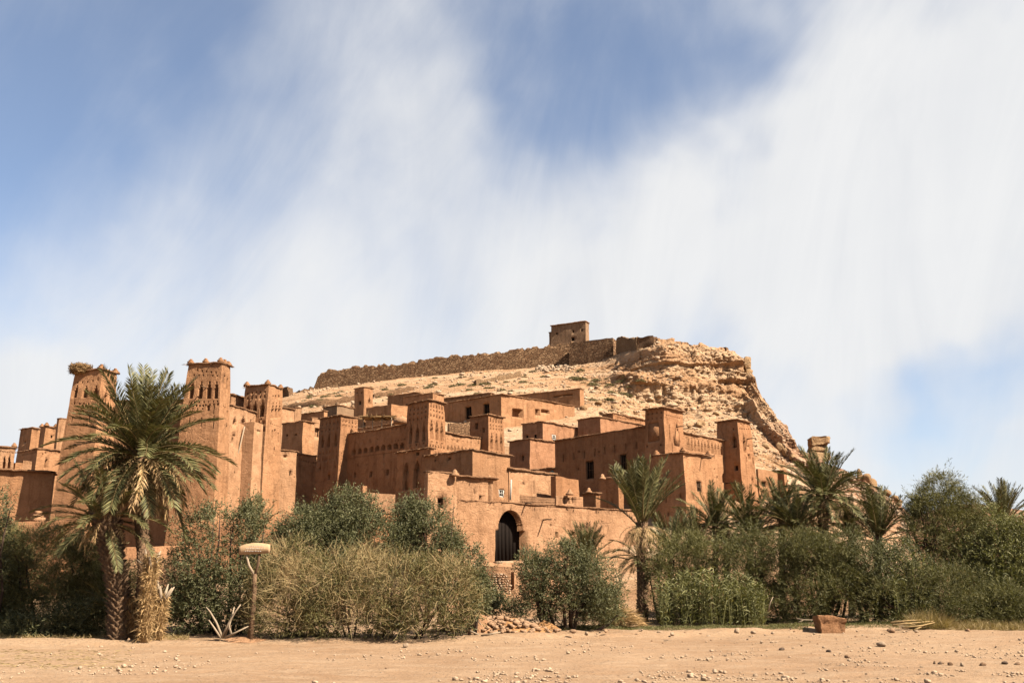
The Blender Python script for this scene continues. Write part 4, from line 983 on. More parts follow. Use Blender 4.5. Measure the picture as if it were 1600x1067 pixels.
# rock pillar and boulders on the right ridge
pp = hill_at(1278, 716)
pz = lambda px, py: P(px, py, pp[1])
mpx = pp[1] / F
rp_ = MB()
for (yb_, yt_, w_, dx) in ((722, 706, 31, 0), (707, 695, 27, -1), (697.5, 683, 29.5, 1)):
    c_ = P(1278 + dx, (yb_ + yt_) / 2, pp[1]); V, Fc = rock_mesh(int(yb_), 3, 4, .10)
    V = V - (V.max(0) + V.min(0)) / 2; V = np.sign(V) * np.abs(V) ** .48; V = V / np.abs(V).max(0)
    V = V * [w_ * mpx * .53, w_ * mpx * .5, (yb_ - yt_) * mpx * .56]
    rp_.add(V + c_, Fc)
tag(rp_.obj('rock_pillar', M['rock'], None, pp - [0, 0, .3], False, lambda V: wob(wob(V, .55, 1.5, 3), .3, .5, 4)), 'square balanced rock pillar on the right ridge', 'rock')
for i, (x, y, w_, h_, lb) in enumerate(((1345, 752, 9, 24, 'thin pointed boulder on the right ridge'), (1352, 750, 14, 12, 'dark boulder just right of the pointed one'), (1366, 759, 12, 15, 'tall rounded boulder mid right ridge'),
        (1384, 766, 13, 10, 'flat boulder near the right end of the ridge'), (1396, 769, 12, 10, 'last dark boulder at the right end of the ridge'), (1358, 766, 14, 9, 'boulder below the tall rounded one on the right ridge'),
        (1404, 776, 9, 6, 'small boulder at the very tip of the right ridge'), (1330, 748, 9, 6, 'small boulder left of the pointed one on the ridge'),
        (1216, 704, 12, 14, 'large square boulder on the slope right of the corner tower'), (1225, 709, 13, 12, 'dark boulder leaning on the large square one'), (1195, 700, 13, 9, 'split boulder between corner tower and cliff'),
        (1240, 716, 10, 7, 'boulder at the foot of the red cliff'), (1088, 664, 13, 9, 'oblong block above the right kasbah arcade'), (1099, 664, 9, 9, 'round boulder in a hollow above the arcade'), (1075, 668, 10, 6, 'pale boulder left of the oblong block'),
        (1120, 650, 14, 8, 'boulder on the ledge under the cliff'), (962, 640, 12, 9, 'boulder above the orange house'), (935, 632, 12, 8, 'boulder on the slope over the orange house'), (912, 640, 11, 9, 'boulder beside the upper house end'), (1045, 655, 14, 7, 'flat block above the right tower roof'))):
    p_ = hill_at(x, y); m_ = p_[1] / F
    rock('boulder', lb, 'boulder', p_ + [0, -w_ * m_ * .1, -h_ * m_ * .25], (w_ * m_ * .62, w_ * m_ * .62, h_ * m_ * .72), 40 + i, 'rock', R2_.uniform(0, 6))
# cliff corner pinnacle
pc = P(1168, 590, 219); rp2 = MB()
for (yb_, yt_, w_, dx) in ((606, 578, 15, 1), (580, 557, 12, -1)):
    c_ = P(1168 + dx, (yb_ + yt_) / 2, 219); V, Fc = rock_mesh(int(yb_), 3, 4, .10); V = V - (V.max(0) + V.min(0)) / 2; V = np.sign(V) * np.abs(V) ** .6; V = V / np.abs(V).max(0)
    rp2.add(V * [w_ * .142 * .5, w_ * .142 * .5, (yb_ - yt_) * .142 * .56] + c_, Fc)
tag(rp2.obj('rock_pillar', M['rock'], None, pc, False, lambda V: wob(wob(V, .5, 1.6, 13), .25, .5, 4)), 'square rock pinnacle on the cliff corner', 'rock')
# scree on the slopes
r0 = int(np.searchsorted(rowp, 3.2)); r1_ = int(np.searchsorted(rowp, 5.95))
ri = R2_.integers(r0, r1_, 6000); cj = R2_.integers(int(np.argmin(np.abs(pxs - 430))), int(np.argmin(np.abs(pxs - 1425))), 6000)
pts = HV[ri, cj]; keep = vn(pts, 7, 3) > -.4; pts = pts[keep]
sz = np.clip(R2_.lognormal(-1.75, .55, len(pts)), .07, .7)
V, Fc = scatter_rocks(pts, sz, R2_)
o = link('scree', mkmesh('scree', V, [Fc]), M['palerock']); tag(o, 'loose pale stones scattered over the hill slope', 'stones', kind='stuff')
hp = np.array([hill_at(x, y) for x, y in zip(R2_.uniform(838, 890, 260), R2_.uniform(562, 580, 260))]); V, Fc = scatter_rocks(hp, R2_.uniform(.2, .65, 260), R2_)
tag(link('rubble', mkmesh('rubble', V, [Fc]), M['palerock']), 'heap of pale fallen stones below the rampart', 'rubble', kind='stuff')

# ------------------------------------------------------------------ foliage materials
M['olive'] = foliage('olive_leaf', (.046, .052, .020), (.235, .225, .112), .2, .12)
M['tamarisk'] = foliage('tamarisk_leaf', (.066, .067, .023), (.285, .26, .11), .22, .12, .7, (.17, .125, .045), .02)
M['tamdark'] = foliage('dark_tamarisk_leaf', (.048, .051, .018), (.225, .208, .085), .20, .12, .7, (.19, .145, .06), -.02)
M['bushgreen'] = foliage('thorn_leaf', (.060, .060, .022), (.25, .21, .08), .2, .15, .8)
M['reed'] = foliage('reed_leaf', (.072, .076, .026), (.28, .265, .115), .25, .12, .8, (.34, .25, .10), -.06)
M['palm'] = foliage('palm_leaf', (.046, .050, .018), (.25, .228, .095), .09, .15, .8)
M['drypalm'] = foliage('dry_palm_leaf', (.26, .15, .06), (.66, .44, .21), .15, .2, 1.2)
M['rachis'] = plain('palm_rachis', (.30, .21, .09), .3, 3)
M['twig'] = foliage('dry_twig', (.24, .17, .075), (.56, .42, .21), .05, .1, 1.5)
M['grass'] = foliage('green_grass', (.09, .095, .035), (.26, .24, .11), .3, .1, 1.2, (.34, .26, .11), .04)
M['drygrass'] = foliage('dry_grass', (.24, .17, .065), (.46, .34, .16), .25, .2, 1.2)
M['scrub'] = foliage('hill_scrub', (.09, .085, .038), (.28, .24, .12), .15, .1, 1.5)

# ------------------------------------------------------------------ bushes and trees
def lobes_pts(lobes, Y, n, rng, shell=2.2, thr=-.25, ns=.9, seed=1):
    """Points spread through the crown volume: lobes are (column, row, rx, ry) in pixels seen at distance Y, each an ellipsoid with depth."""
    lr = np.random.default_rng(seed + 77); ex = []
    for l in lobes:
        for _ in range(4):
            a = lr.uniform(-.15 * pi, 1.15 * pi); f = lr.uniform(.14, .40); ex.append((l[0] + l[2] * cos(a) * 1.0, l[1] - l[3] * sin(a) * 1.0, max(5, l[2] * f), max(6, l[3] * f * 1.4), lr.uniform(-.6, .6)))
    lobes = list(lobes) + ex
    C_ = np.array([P(l[0], l[1], Y + (l[4] if len(l) > 4 else 0)) for l in lobes]); m_ = Y / F
    Rr = np.array([(l[2] * m_, (l[2] + l[3]) * .5 * m_, l[3] * m_) for l in lobes]); w = (Rr[:, 0] * Rr[:, 2]); w = w / w.sum()
    k = rng.choice(len(lobes), int(n * 2.2), p=w); d = unit(rng.normal(size=(len(k), 3))); r = rng.uniform(0, 1, len(k)) ** (1 / (3 * shell))
    pts = C_[k] + d * Rr[k] * r[:, None]
    # ragged outline: push the skin in and out by noise
    nz = fbm(pts, 1.1 * ns, seed, 3); pts = pts + d * Rr[k] * (nz * .34)[:, None]
    ok = fbm(pts, ns, seed + 9, 3) > thr; pts, d, k = pts[ok][:n], d[ok][:n], k[ok][:n]
    return pts, d, C_, Rr, k
def stems(base, tips, rng, r0=.09, n=6):
    mb = MB()
    for t in tips:
        b = base + rng.normal(0, .12, 3) * [1, 1, 0]; m1 = b + (t - b) * .4 + rng.normal(0, .18, 3); m2 = b + (t - b) * .75 + rng.normal(0, .2, 3)
        mb.add2(*tube([b - [0, 0, .15], m1, m2, t], [r0, r0 * .75, r0 * .5, r0 * .15], 6))
    return mb
def bush(name, label, cat, lobes, Y, n, style, seed, gpx=None, mat='olive', nst=9, thr=-.14, ns=1.0, group=None, stem_r=.07, parts=('trunk', 'crown'), shell=2.2, scale=1.0):
    rng = np.random.default_rng(seed)
    pts, d, C_, Rr, k = lobes_pts(lobes, Y, n, rng, shell, thr, ns, seed)
    cx_ = gpx if gpx is not None else float(np.mean([l[0] for l in lobes])); base = G(cx_, Y)
    root = empty(name, base, label, cat, group)
    tips = C_[rng.integers(0, len(C_), nst)] + rng.normal(0, .3, (nst, 3))
    bs = np.stack([G(proj(t)[0] * .5 + cx_ * .5, Y) for t in tips])
    mb = MB()
    for t, b in zip(tips, bs):
        for a in (stems(b, [t], rng, stem_r),): mb.add2(a.verts(), np.concatenate(a.Q), np.concatenate(a.T))
    mb.obj(parts[0], M['bark'], root, base)
    mb = MB(); up = np.array([0, 0, 1.])
    if style == 'olive':      # sprigs with small lance leaves
        sd = unit(d + up * .55 + rng.normal(0, .45, d.shape)); L = rng.uniform(.25, .5, len(pts)) * scale * np.where(rng.uniform(0, 1, len(pts)) < .10, 2.0, 1); q_ = 11
        t = np.tile(np.linspace(.05, 1, q_), len(pts)); b = np.repeat(pts, q_, 0) + np.repeat(sd * L[:, None], q_, 0) * t[:, None]
        dd = np.repeat(sd, q_, 0) * .7 + rng.normal(0, .7, (len(b), 3)); mb.add(*leaves(b, dd, rng.uniform(.08, .15, len(b)) * scale, rng.uniform(.027, .044, len(b)) * scale, rng))
    elif style == 'tamarisk': # feathery drooping sprays
        sd = unit(d * .8 + up * .5 + rng.normal(0, .5, d.shape)); L = rng.uniform(.3, .7, len(pts)) * scale * np.where(rng.uniform(0, 1, len(pts)) < .12, 2.0, 1); q_ = 12
        t = np.tile(np.linspace(0, 1, q_), len(pts)); b = np.repeat(pts, q_, 0) + np.repeat(sd * L[:, None], q_, 0) * t[:, None]; b[:, 2] -= .25 * np.repeat(L, q_) * t * t
        dd = np.repeat(sd, q_, 0) + rng.normal(0, .55, (len(b), 3)); mb.add(*leaves(b, dd, rng.uniform(.12, .24, len(b)) * scale, rng.uniform(.014, .026, len(b)) * scale, rng))
    mb.obj(parts[1], M[mat], root, base)['kind'] = 'stuff'
    return root, base, pts, d, rng

bush('tamarisk_bush', 'feathery tamarisk bush at the far left edge', 'bush', [(-20, 880, 50, 50), (10, 930, 50, 60), (-60, 920, 60, 70)], 42, 2600, 'tamarisk', 1, mat='tamarisk')
bush('tamarisk_bush', 'dense tamarisk bush left of the short palm', 'bush', [(70, 920, 60, 65), (120, 895, 42, 50), (60, 870, 48, 42), (100, 960, 75, 42), (20, 965, 60, 35), (150, 945, 40, 50), (140, 860, 30, 25)], 40.5, 6000, 'tamarisk', 2, mat='tamarisk')
bush('olive_bush', 'grey green olive branch reaching in at the left edge', 'bush', [(-14, 800, 22, 30), (-20, 850, 30, 40), (-40, 910, 40, 60)], 39, 800, 'olive', 3, mat='olive')
bush('olive_tree', 'tall olive bush behind the wooden sign', 'tree', [(330, 845, 45, 45), (375, 860, 42, 55), (305, 905, 45, 50), (350, 925, 60, 60), (300, 955, 40, 40), (390, 835, 25, 30), (290, 830, 22, 30), (400, 920, 30, 60), (340, 970, 60, 25)], 39.5, 4200, 'olive', 4, mat='olive', nst=9)
bush('olive_tree', 'leafy olive tree above the left part of the dry bush', 'tree', [(480, 830, 38, 35), (470, 855, 34, 30), (500, 870, 50, 40), (455, 835, 20, 25)], 44, 2200, 'olive', 5, mat='olive')
bush('olive_tree', 'large olive tree above the middle of the dry bush', 'tree', [(550, 815, 42, 38), (560, 845, 55, 40), (520, 835, 35, 40), (595, 850, 30, 35), (540, 785, 20, 15)], 44.5, 2800, 'olive', 6, mat='olive')
bush('olive_tree', 'olive tree covering the wall left of the gate', 'tree', [(665, 825, 40, 40), (680, 855, 38, 40), (645, 850, 30, 35), (640, 800, 14, 18), (700, 870, 25, 25), (690, 805, 14, 18)], 45, 2400, 'olive', 7, mat='olive')
# the big thorny bush with dry tan twigs
LOB = [(464, 929, 65.96, 57.660000000000004), (534, 914, 72.75, 51.150000000000006), (614, 924, 69.84, 57.660000000000004), (684, 934, 53.35, 48.36), (434, 959, 43.65, 41.85), (554, 964, 87.3, 39.06), (654, 969, 67.89999999999999, 33.480000000000004), (474, 974, 67.89999999999999, 32.550000000000004), (709, 914, 29.099999999999998, 32.550000000000004), (414, 919, 21.34, 37.2)]
root, base, pts, d, rng = bush('thorn_bush', 'broad dry thorn bush with tan twigs right of the wooden sign', 'bush', LOB, 37.6, 6500, 'olive', 8, gpx=570, mat='bushgreen', nst=24, stem_r=.04, scale=.8, shell=2.6)
n_ = 15000; tp, td, _, _, _ = lobes_pts(LOB, 37.4, n_, rng, 3.2, -.6, .9, 77); up = np.array([0, 0, 1.])
sel = (tp[:, 2] > base[2] + .3); tp, td = tp[sel], td[sel]; n_ = len(tp)
hgt = np.clip((tp[:, 2] - base[2]) / 2.6, 0, 1); keep = rng.uniform(0, 1, n_) < .25 + .75 * hgt; tp, td = tp[keep], td[keep]; n_ = len(tp)
cur = unit(td + up * .5 + rng.normal(0, .55, td.shape)); p0 = tp - cur * .1; segs = 4; Ls = rng.uniform(.09, .2, n_)
side = unit(np.cross(cur, rng.normal(size=cur.shape))); prev = p0; V = []; ring0 = np.stack([p0 - side * .0055, p0 + side * .0055], 1); V.append(ring0)
for s in range(segs):
    cur = unit(cur + rng.normal(0, .24, cur.shape) - up * .05); prev = prev + cur * Ls[:, None]; w_ = .0055 * (1 - .2 * s); V.append(np.stack([prev - side * w_, prev + side * w_], 1))
V = np.stack(V, 1).reshape(-1, 3); k = (segs + 1) * 2; i = np.arange(n_)[:, None] * k
Q = np.concatenate([i + np.array([[2 * s, 2 * s + 1, 2 * s + 3, 2 * s + 2]]) for s in range(segs)])
link('dry_twigs', mkmesh('dry_twigs', V - base, [Q]), M['twig'], root)['kind'] = 'stuff'
bush('olive_bush', 'small green bush at the right shoulder of the dry bush', 'bush', [(730, 900, 24, 34), (722, 935, 30, 38), (745, 925, 16, 28)], 40, 900, 'olive', 9, mat='olive')
bush('willow_tree', 'small round multi-stemmed tree right of the rubble heap', 'tree', [(885, 905, 52, 42), (850, 915, 36, 45), (930, 920, 36, 40), (880, 875, 24, 25), (830, 900, 20, 34), (905, 940, 45, 28), (840, 945, 30, 30), (890, 930, 55, 35), (945, 945, 24, 25), (826, 875, 10, 14)], 44, 4600, 'olive', 10, gpx=884, mat='olive', nst=10, stem_r=.09, scale=.85)
bush('tamarisk_bush', 'dry tamarisk thicket round the tall palm in the centre right', 'bush', [(1040, 893, 32, 50), (1065, 878, 36, 35), (1030, 933, 25, 40), (1100, 883, 40, 35)], 50, 2400, 'tamarisk', 11, mat='tamarisk')
bush('tamarisk_bush', 'dark tamarisk thicket left of the mud plinth', 'bush', [(1190, 893, 60, 50), (1240, 913, 60, 60), (1150, 883, 45, 35), (1230, 958, 60, 40), (1180, 943, 40, 50)], 50, 4600, 'tamarisk', 12, mat='tamdark')
bush('tamarisk_bush', 'dark tamarisk thicket behind the mud plinth', 'bush', [(1300, 898, 60, 50), (1280, 938, 70, 50), (1340, 923, 50, 50), (1260, 873, 40, 30), (1330, 963, 60, 30), (1240, 858, 40, 25)], 49, 5200, 'tamarisk', 13, mat='tamdark')
bush('olive_bush', 'olive bush under the spiky right palm', 'bush', [(1380, 893, 45, 40), (1400, 923, 45, 50), (1360, 913, 35, 45), (1350, 873, 30, 25)], 48.5, 2600, 'olive', 14, mat='olive')
bush('tamarisk_bush', 'low brownish tamarisk bush at the foot of the right thicket', 'bush', [(1390, 945, 50, 32), (1440, 940, 50, 34), (1480, 930, 55, 45), (1530, 950, 50, 30)], 47.5, 4200, 'tamarisk', 15, mat='tamdark')
bush('tamarisk_tree', 'tall feathery tamarisk tree rising at right against the sky', 'tree', [(1470, 789, 36, 36), (1465, 824, 44, 45), (1500, 839, 40, 45), (1450, 804, 24, 30), (1485, 874, 55, 50), (1510, 894, 40, 50), (1462, 769, 20, 18), (1495, 789, 18, 24), (1530, 864, 24, 45), (1438, 854, 20, 40)], 52, 6500, 'tamarisk', 16, mat='tamarisk', nst=14, stem_r=.08)
bush('poplar_bush', 'glossy green leafy bush at the right edge', 'bush', [(1560, 850, 40, 35), (1590, 880, 50, 55), (1545, 885, 35, 45), (1620, 860, 40, 50), (1570, 930, 50, 45), (1540, 815, 20, 20)], 50, 3800, 'olive', 17, mat='reed', scale=1.25)
bush('tamarisk_bush', 'dark bush at the foot of the right picture edge', 'bush', [(1580, 955, 40, 30), (1640, 940, 50, 50), (1545, 955, 30, 25)], 47.6, 1900, 'tamarisk', 18, mat='tamdark')
bush('shrub', 'small dark shrub beside the stone lined bank below the gate', 'bush', [(765, 945, 22, 14), (790, 955, 22, 12), (745, 950, 16, 14)], 46, 800, 'olive', 19, mat='olive', nst=3, stem_r=.03)
bush('shrub', 'scrubby undergrowth behind the small round tree', 'bush', [(935, 955, 28, 18), (900, 960, 40, 14), (960, 945, 18, 22)], 45.5, 900, 'tamarisk', 20, mat='tamarisk', nst=3, stem_r=.03)
bush('shrub', 'dark undergrowth at the foot of the short palm', 'bush', [(130, 970, 40, 22), (60, 985, 60, 14), (10, 985, 40, 14), (160, 975, 20, 20)], 38.5, 1500, 'olive', 21, mat='olive', nst=3, stem_r=.03)

# reeds
def reeds(name, label, px0, px1, Y, n, h0, h1, seed, dY=3.):
    rng = np.random.default_rng(seed); x = rng.uniform(px0, px1, n); yy = Y + rng.uniform(0, dY, n)
    b = np.stack([P(x[i], 950, yy[i]) for i in range(n)]); b[:, 2] = gz(b[:, 0], b[:, 1]) - .05
    hh = rng.uniform(h0, h1, n) * (.75 + .25 * np.sin((x - px0) / (px1 - px0) * pi)); lean = rng.normal(0, .10, (n, 3)) + [0, 0, 1]; lean = unit(lean)
    mb = MB(); mb.add2(*blades(b, lean, hh, .035, .03, rng)); q_ = 13
    t = np.tile(np.linspace(.12, 1, q_), n); bb = np.repeat(b, q_, 0) + np.repeat(lean * hh[:, None], q_, 0) * t[:, None]
    az_ = rng.uniform(0, 2 * pi, len(bb)); dd = np.stack([np.cos(az_), np.sin(az_), rng.uniform(.7, 1.6, len(bb))], 1)
    mb.add2(*blades(bb, dd, rng.uniform(.30, .60, len(bb)), .045, rng.uniform(.35, .75, len(bb)), rng))
    o_ = mb.obj(name, M['reed'], None, b.mean(0)); return tag(o_, label, 'reeds', kind='stuff')
reeds('reed_bed', 'bright green cane reeds left of the mud plinth', 1030, 1195, 46.5, 420, 1.7, 2.75, 31)
reeds('reed_bed', 'cane reeds rising through the right thicket', 1395, 1455, 46.8, 45, 2.2, 3.9, 32, 1.)
reeds('reed_bed', 'cane reeds at the right edge', 1545, 1640, 48, 130, 2.2, 4.0, 33, 2)
reeds('reed_bed', 'pale green reeds at the far left edge', -60, 30, 40, 120, 1.8, 3.2, 34, 2)

# ------------------------------------------------------------------ palms
def frond_mesh(el, bend, dry, seed, n=72, wide=.18, sparse=0.):
    """A date palm frond of unit length in the XZ plane, rising at angle el and bending by bend degrees."""
    rng = np.random.default_rng(seed); k = 14; th = radians(el) - radians(bend) * np.linspace(0, 1, k) ** 1.5
    pts = np.zeros((k, 3)); st_ = 1. / (k - 1)
    for i in range(1, k): pts[i] = pts[i - 1] + st_ * np.array([cos(th[i]), .0, sin(th[i])])
    pts[:, 1] += .05 * rng.normal() * np.linspace(0, 1, k) ** 2
    mb = MB(); mb.add2(*tube(pts, np.linspace(.011, .002, k), 4))
    rv, rq, rt = mb.V[0], mb.Q[0], mb.T[0]
    s = np.linspace(.13, .995, n); P_ = np.stack([np.interp(s, np.linspace(0, 1, k), pts[:, c]) for c in range(3)], 1)
    tg = unit(np.stack([np.interp(s, np.linspace(0, 1, k), np.gradient(pts[:, c])) for c in range(3)], 1))
    up_ = unit(np.cross(tg, np.array([0, 1., 0])) * -1); up_ = np.where((up_[:, 2:3] < 0) & (abs(el) < 60), up_, up_)
    nrm = unit(np.cross(np.array([0, 1., 0]), tg)) * -1
    Vs = []; Fq = []; c = 0
    for sd in (-1, 1):
        keep = rng.uniform(0, 1, n) > sparse
        b = P_[keep]; t_ = tg[keep]; nr_ = nrm[keep]; ss = s[keep]; m_ = len(b)
        L = wide * (.35 + .65 * np.sin(pi * np.clip((ss - .05) / 1.02, 0, 1)) ** .7) * rng.uniform(.85, 1.1, m_)
        fw_ = .75 + .5 * ss; dr = t_ * fw_[:, None] + np.array([0, sd * 1., 0]) + nr_ * rng.uniform(.15, .55, m_)[:, None] + rng.normal(0, .10 if not dry else .35, (m_, 3))
        if dry: dr = dr + [0, 0, -.7]
        dr = unit(dr); w_ = .0125; sid = unit(np.cross(dr, nr_ + rng.normal(0, .3, (m_, 3))))
        mid = b + dr * L[:, None] * .4; tip = b + dr * L[:, None] + np.array([0, 0, -1.]) * (L * (.10 if not dry else .3))[:, None]
        Vs.append(np.stack([b, mid + sid * w_ / 2, tip, mid - sid * w_ / 2], 1).reshape(-1, 3)); Fq.append(np.arange(m_ * 4).reshape(m_, 4) + c); c += m_ * 4
    V = np.concatenate([*Vs, rv]); Q = np.concatenate([*Fq, rq + c]); T = rt + c
    me = mkmesh('frond', V, [Q, T]); me.materials.append(M['drypalm'] if dry else M['palm']); me.materials.append(M['rachis'])
    mi = np.zeros(len(Q) + len(T), np.int32); mi[sum(len(f) for f in Fq):] = 1; me.polygons.foreach_set('material_index', mi); me.update()
    return me
ELS = [(84, 8), (71, 18), (58, 30), (45, 42), (30, 52), (15, 54), (-2, 48), (-20, 40), (-42, 28)]
FR = {}
for i, (e, b) in enumerate(ELS):
    for v in range(2): FR[(i, v)] = frond_mesh(e, b, False, 100 + i * 2 + v)
for i, (e, b) in enumerate(((5, 78), (-12, 72), (-30, 56), (-52, 36))): FR[('d', i)] = frond_mesh(e, b, True, 200 + i, 40, .15, .25)
STIFF = [frond_mesh(e, b, False, 300 + i, 60, .18) for i, (e, b) in enumerate(((86, 6), (76, 12), (66, 20), (54, 26), (40, 30), (24, 34), (8, 34)))]
def palm_trunk(path, rad, rng, boots=True, spread=1.0):
    mb = MB(); path = np.asarray(path, float); s = np.linspace(0, 1, 24); p = np.stack([np.interp(s, np.linspace(0, 1, len(path)), path[:, c]) for c in range(3)], 1)
    mb.add2(*tube(p, np.interp(s, np.linspace(0, 1, len(rad)), rad), 12))
    if boots:
        Ln = np.linalg.norm(np.diff(p, axis=0), axis=1).sum(); nrow = max(4, int(Ln / .10)); V = []; T = []
        for i in range(nrow):
            t = (i + .3) / nrow; c_ = np.array([np.interp(t, s, p[:, k]) for k in range(3)]); r_ = np.interp(t, np.linspace(0, 1, len(rad)), rad)
            for j in range(9):
                a = (j + .5 * (i % 2)) * 2 * pi / 9 + rng.normal(0, .06); o_ = np.array([cos(a), sin(a), 0]); tt = np.array([-sin(a), cos(a), 0]); h_ = rng.uniform(.13, .22); w_ = r_ * .30
                pr = rng.uniform(.05, .12) * spread; k0 = len(V)
                V += [c_ + o_ * r_ * .9 - tt * w_, c_ + o_ * r_ * .9 + tt * w_, c_ + o_ * (r_ + pr) + tt * w_ * .45 + [0, 0, h_], c_ + o_ * (r_ + pr) - tt * w_ * .45 + [0, 0, h_], c_ + o_ * r_ * .85 + [0, 0, h_ * .8]]
                T += [[k0, k0 + 1, k0 + 2], [k0, k0 + 2, k0 + 3], [k0 + 1, k0 + 4, k0 + 2], [k0, k0 + 3, k0 + 4], [k0 + 2, k0 + 4, k0 + 3]]
        mb.add(V, T)
    return mb
def palm(label, crown, base, Ln, counts, seed, dead=(0, 0, 0, 0), rad=(.26, .20, .20, .24), stiff=False, lean=None, boots=True, mids=(), spread=1.0, name='date_palm', dlen=.8, fans=None):
    rng = np.random.default_rng(seed); root = empty(name, base, label, 'palm'); b0 = np.array(root.location)
    tr = palm_trunk([base - np.array([0, 0, .3]), *mids, crown], rad, rng, boots, spread).obj('trunk', M['trunk'], root, b0)
    gold = 2.39996; a = rng.uniform(0, 6)
    def put(me, i, L_, nm):
        nonlocal a
        o_ = bpy.data.objects.new(nm, me); COL.objects.link(o_); o_.parent = root; a += gold
        az_ = a + rng.normal(0, .12) if fans is None or i > 4 else fans[0] + rng.uniform(-1, 1) * fans[1]
        out_ = np.array([cos(az_), sin(az_), 0]) * rad[-1] * .55
        o_.location = tuple(crown - b0 + out_ + [0, 0, rng.uniform(-.12, .12) - .025 * i]); s_ = L_ * rng.uniform(.86, 1.1); o_.scale = (s_, s_ * rng.choice([-1, 1]), s_)
        o_.rotation_euler = (rng.normal(0, .10), rng.normal(0, .07), az_)
    for i, c in enumerate(counts):
        for _ in range(c): put(STIFF[i] if stiff else FR[(i, int(rng.integers(2)))], i, Ln, 'frond')
    for i, c in enumerate(dead):
        for _ in range(c): put(FR[('d', i)], 9, Ln * dlen, 'dry_frond')
    return root
Yp = 37.0
palm('tall date palm with hanging dry fronds in the left foreground', P(221, 708, Yp), G(222, Yp + .2), 3.1, (7, 10, 12, 13, 13, 12, 10, 7, 3), 51, (10, 16, 20, 16), (.30, .22, .21, .26), mids=[P(226, 900, Yp), P(219, 800, Yp)], spread=.6, dlen=.78)
palm('short leaning date palm with ragged trunk beside the tall one', P(164, 806, 36.4), G(192, 36.9), 2.1, (2, 4, 6, 6, 6, 6, 4, 3, 2), 52, (3, 5, 4, 2), (.36, .32, .34, .46), mids=[P(186, 930, 36.8), P(174, 870, 36.5)], spread=1.9, dlen=.55)
palm('young palm with low dark fronds at the foot of the short palm', P(170, 945, 38.6), G(172, 38.6), 1.3, (2, 3, 3, 4, 4, 3, 2, 0, 0), 53, (2, 1, 0, 0), (.1, .1, .1), boots=False, name='palm_sapling')
palm('upright palm in front of the right kasbah annex', P(1003, 818, 50), G(1003, 50), 3.2, (9, 14, 11, 4, 1, 0, 0), 54, (6, 10, 10, 6), (.24, .19, .18, .22), stiff=True, mids=[P(1004, 900, 50)], spread=1.2, dlen=.45)
palm('small palm growing over the round tree below the gate wall', P(915, 878, 50), G(915, 50), 1.9, (5, 7, 8, 7, 4, 2, 0), 55, (0, 0, 0, 0), (.18, .16, .18), stiff=True, boots=False)
palm('small palm just right of the upright palm', P(1048, 868, 54), G(1048, 54), 2.3, (3, 5, 6, 6, 4, 2, 1), 56, (2, 2, 0, 0), (.18, .16, .18), stiff=True, boots=False)
palm('small palm in front of the annex corner', P(1088, 856, 56), G(1088, 56), 2.2, (3, 5, 6, 5, 3, 2, 1), 57, (1, 2, 0, 0), (.18, .16, .18), stiff=True, boots=False)
palm('bushy palm below the right corner tower', P(1172, 835, 56), G(1172, 56), 2.7, (3, 5, 7, 7, 6, 5, 3, 2, 0), 58, (2, 3, 2, 0), (.2, .18, .2), boots=False)
palm('leafy palm between the corner tower and the tall ridge palm', P(1222, 812, 58), G(1222, 58), 2.5, (3, 5, 7, 7, 6, 5, 4, 2, 0), 59, (3, 4, 2, 0), (.2, .18, .2), boots=False)
palm('tall palm in front of the balanced rock', P(1286, 775, 55), G(1288, 55), 2.75, (5, 7, 8, 9, 9, 8, 7, 5, 3), 60, (4, 5, 5, 3), (.28, .24, .24, .3), spread=.9, dlen=.7)
palm('spiky palm left of the tall tamarisk', P(1372, 838, 54), G(1372, 54), 2.5, (5, 7, 8, 7, 5, 3, 1), 61, (2, 3, 2, 0), (.22, .2, .22), stiff=True, boots=False)
palm('dark spiky palm against the sky at the right edge', P(1568, 815, 62), G(1568, 62), 2.5, (5, 7, 8, 8, 8, 7, 5), 62, (2, 3, 2, 0), (.24, .22, .24), stiff=True, boots=False)
palm('palm top peeking over the olive bush behind the sign', P(395, 835, 48), G(395, 48), 1.8, (4, 4, 3, 2, 1, 0, 0), 63, (0, 0, 0, 0), (.16, .14, .16), stiff=True, boots=False)
palm('low palm with arching fronds left of the upright palm', P(998, 868, 51), G(1000, 51), 1.7, (0, 1, 2, 2, 3, 4, 3, 2, 0), 64, (2, 3, 0, 0), (.12, .12, .12), boots=False)
palm('arching palm between the annex and the corner tower', P(1118, 822, 57), G(1118, 57), 2.3, (3, 5, 6, 6, 5, 4, 3, 1, 0), 66, (1, 2, 0, 0), (.18, .16, .18), boots=False)
palm('dense palm in front of the dark wall stub', P(1245, 826, 54), G(1245, 54), 2.3, (3, 5, 7, 7, 6, 5, 3, 1, 0), 67, (2, 3, 2, 0), (.2, .18, .2), boots=False)
palm('small palm leaning out right of the tall ridge palm', P(1330, 836, 55), G(1330, 55), 2.0, (3, 4, 6, 6, 5, 4, 2, 1, 0), 68, (1, 2, 0, 0), (.18, .16, .18), boots=False)
palm('young palm top among the bushes behind the tamarisk thicket', P(1135, 850, 58), G(1135, 58), 2.0, (2, 4, 5, 5, 4, 3, 2, 0, 0), 65, (1, 2, 0, 0), (.16, .15, .16), boots=False)

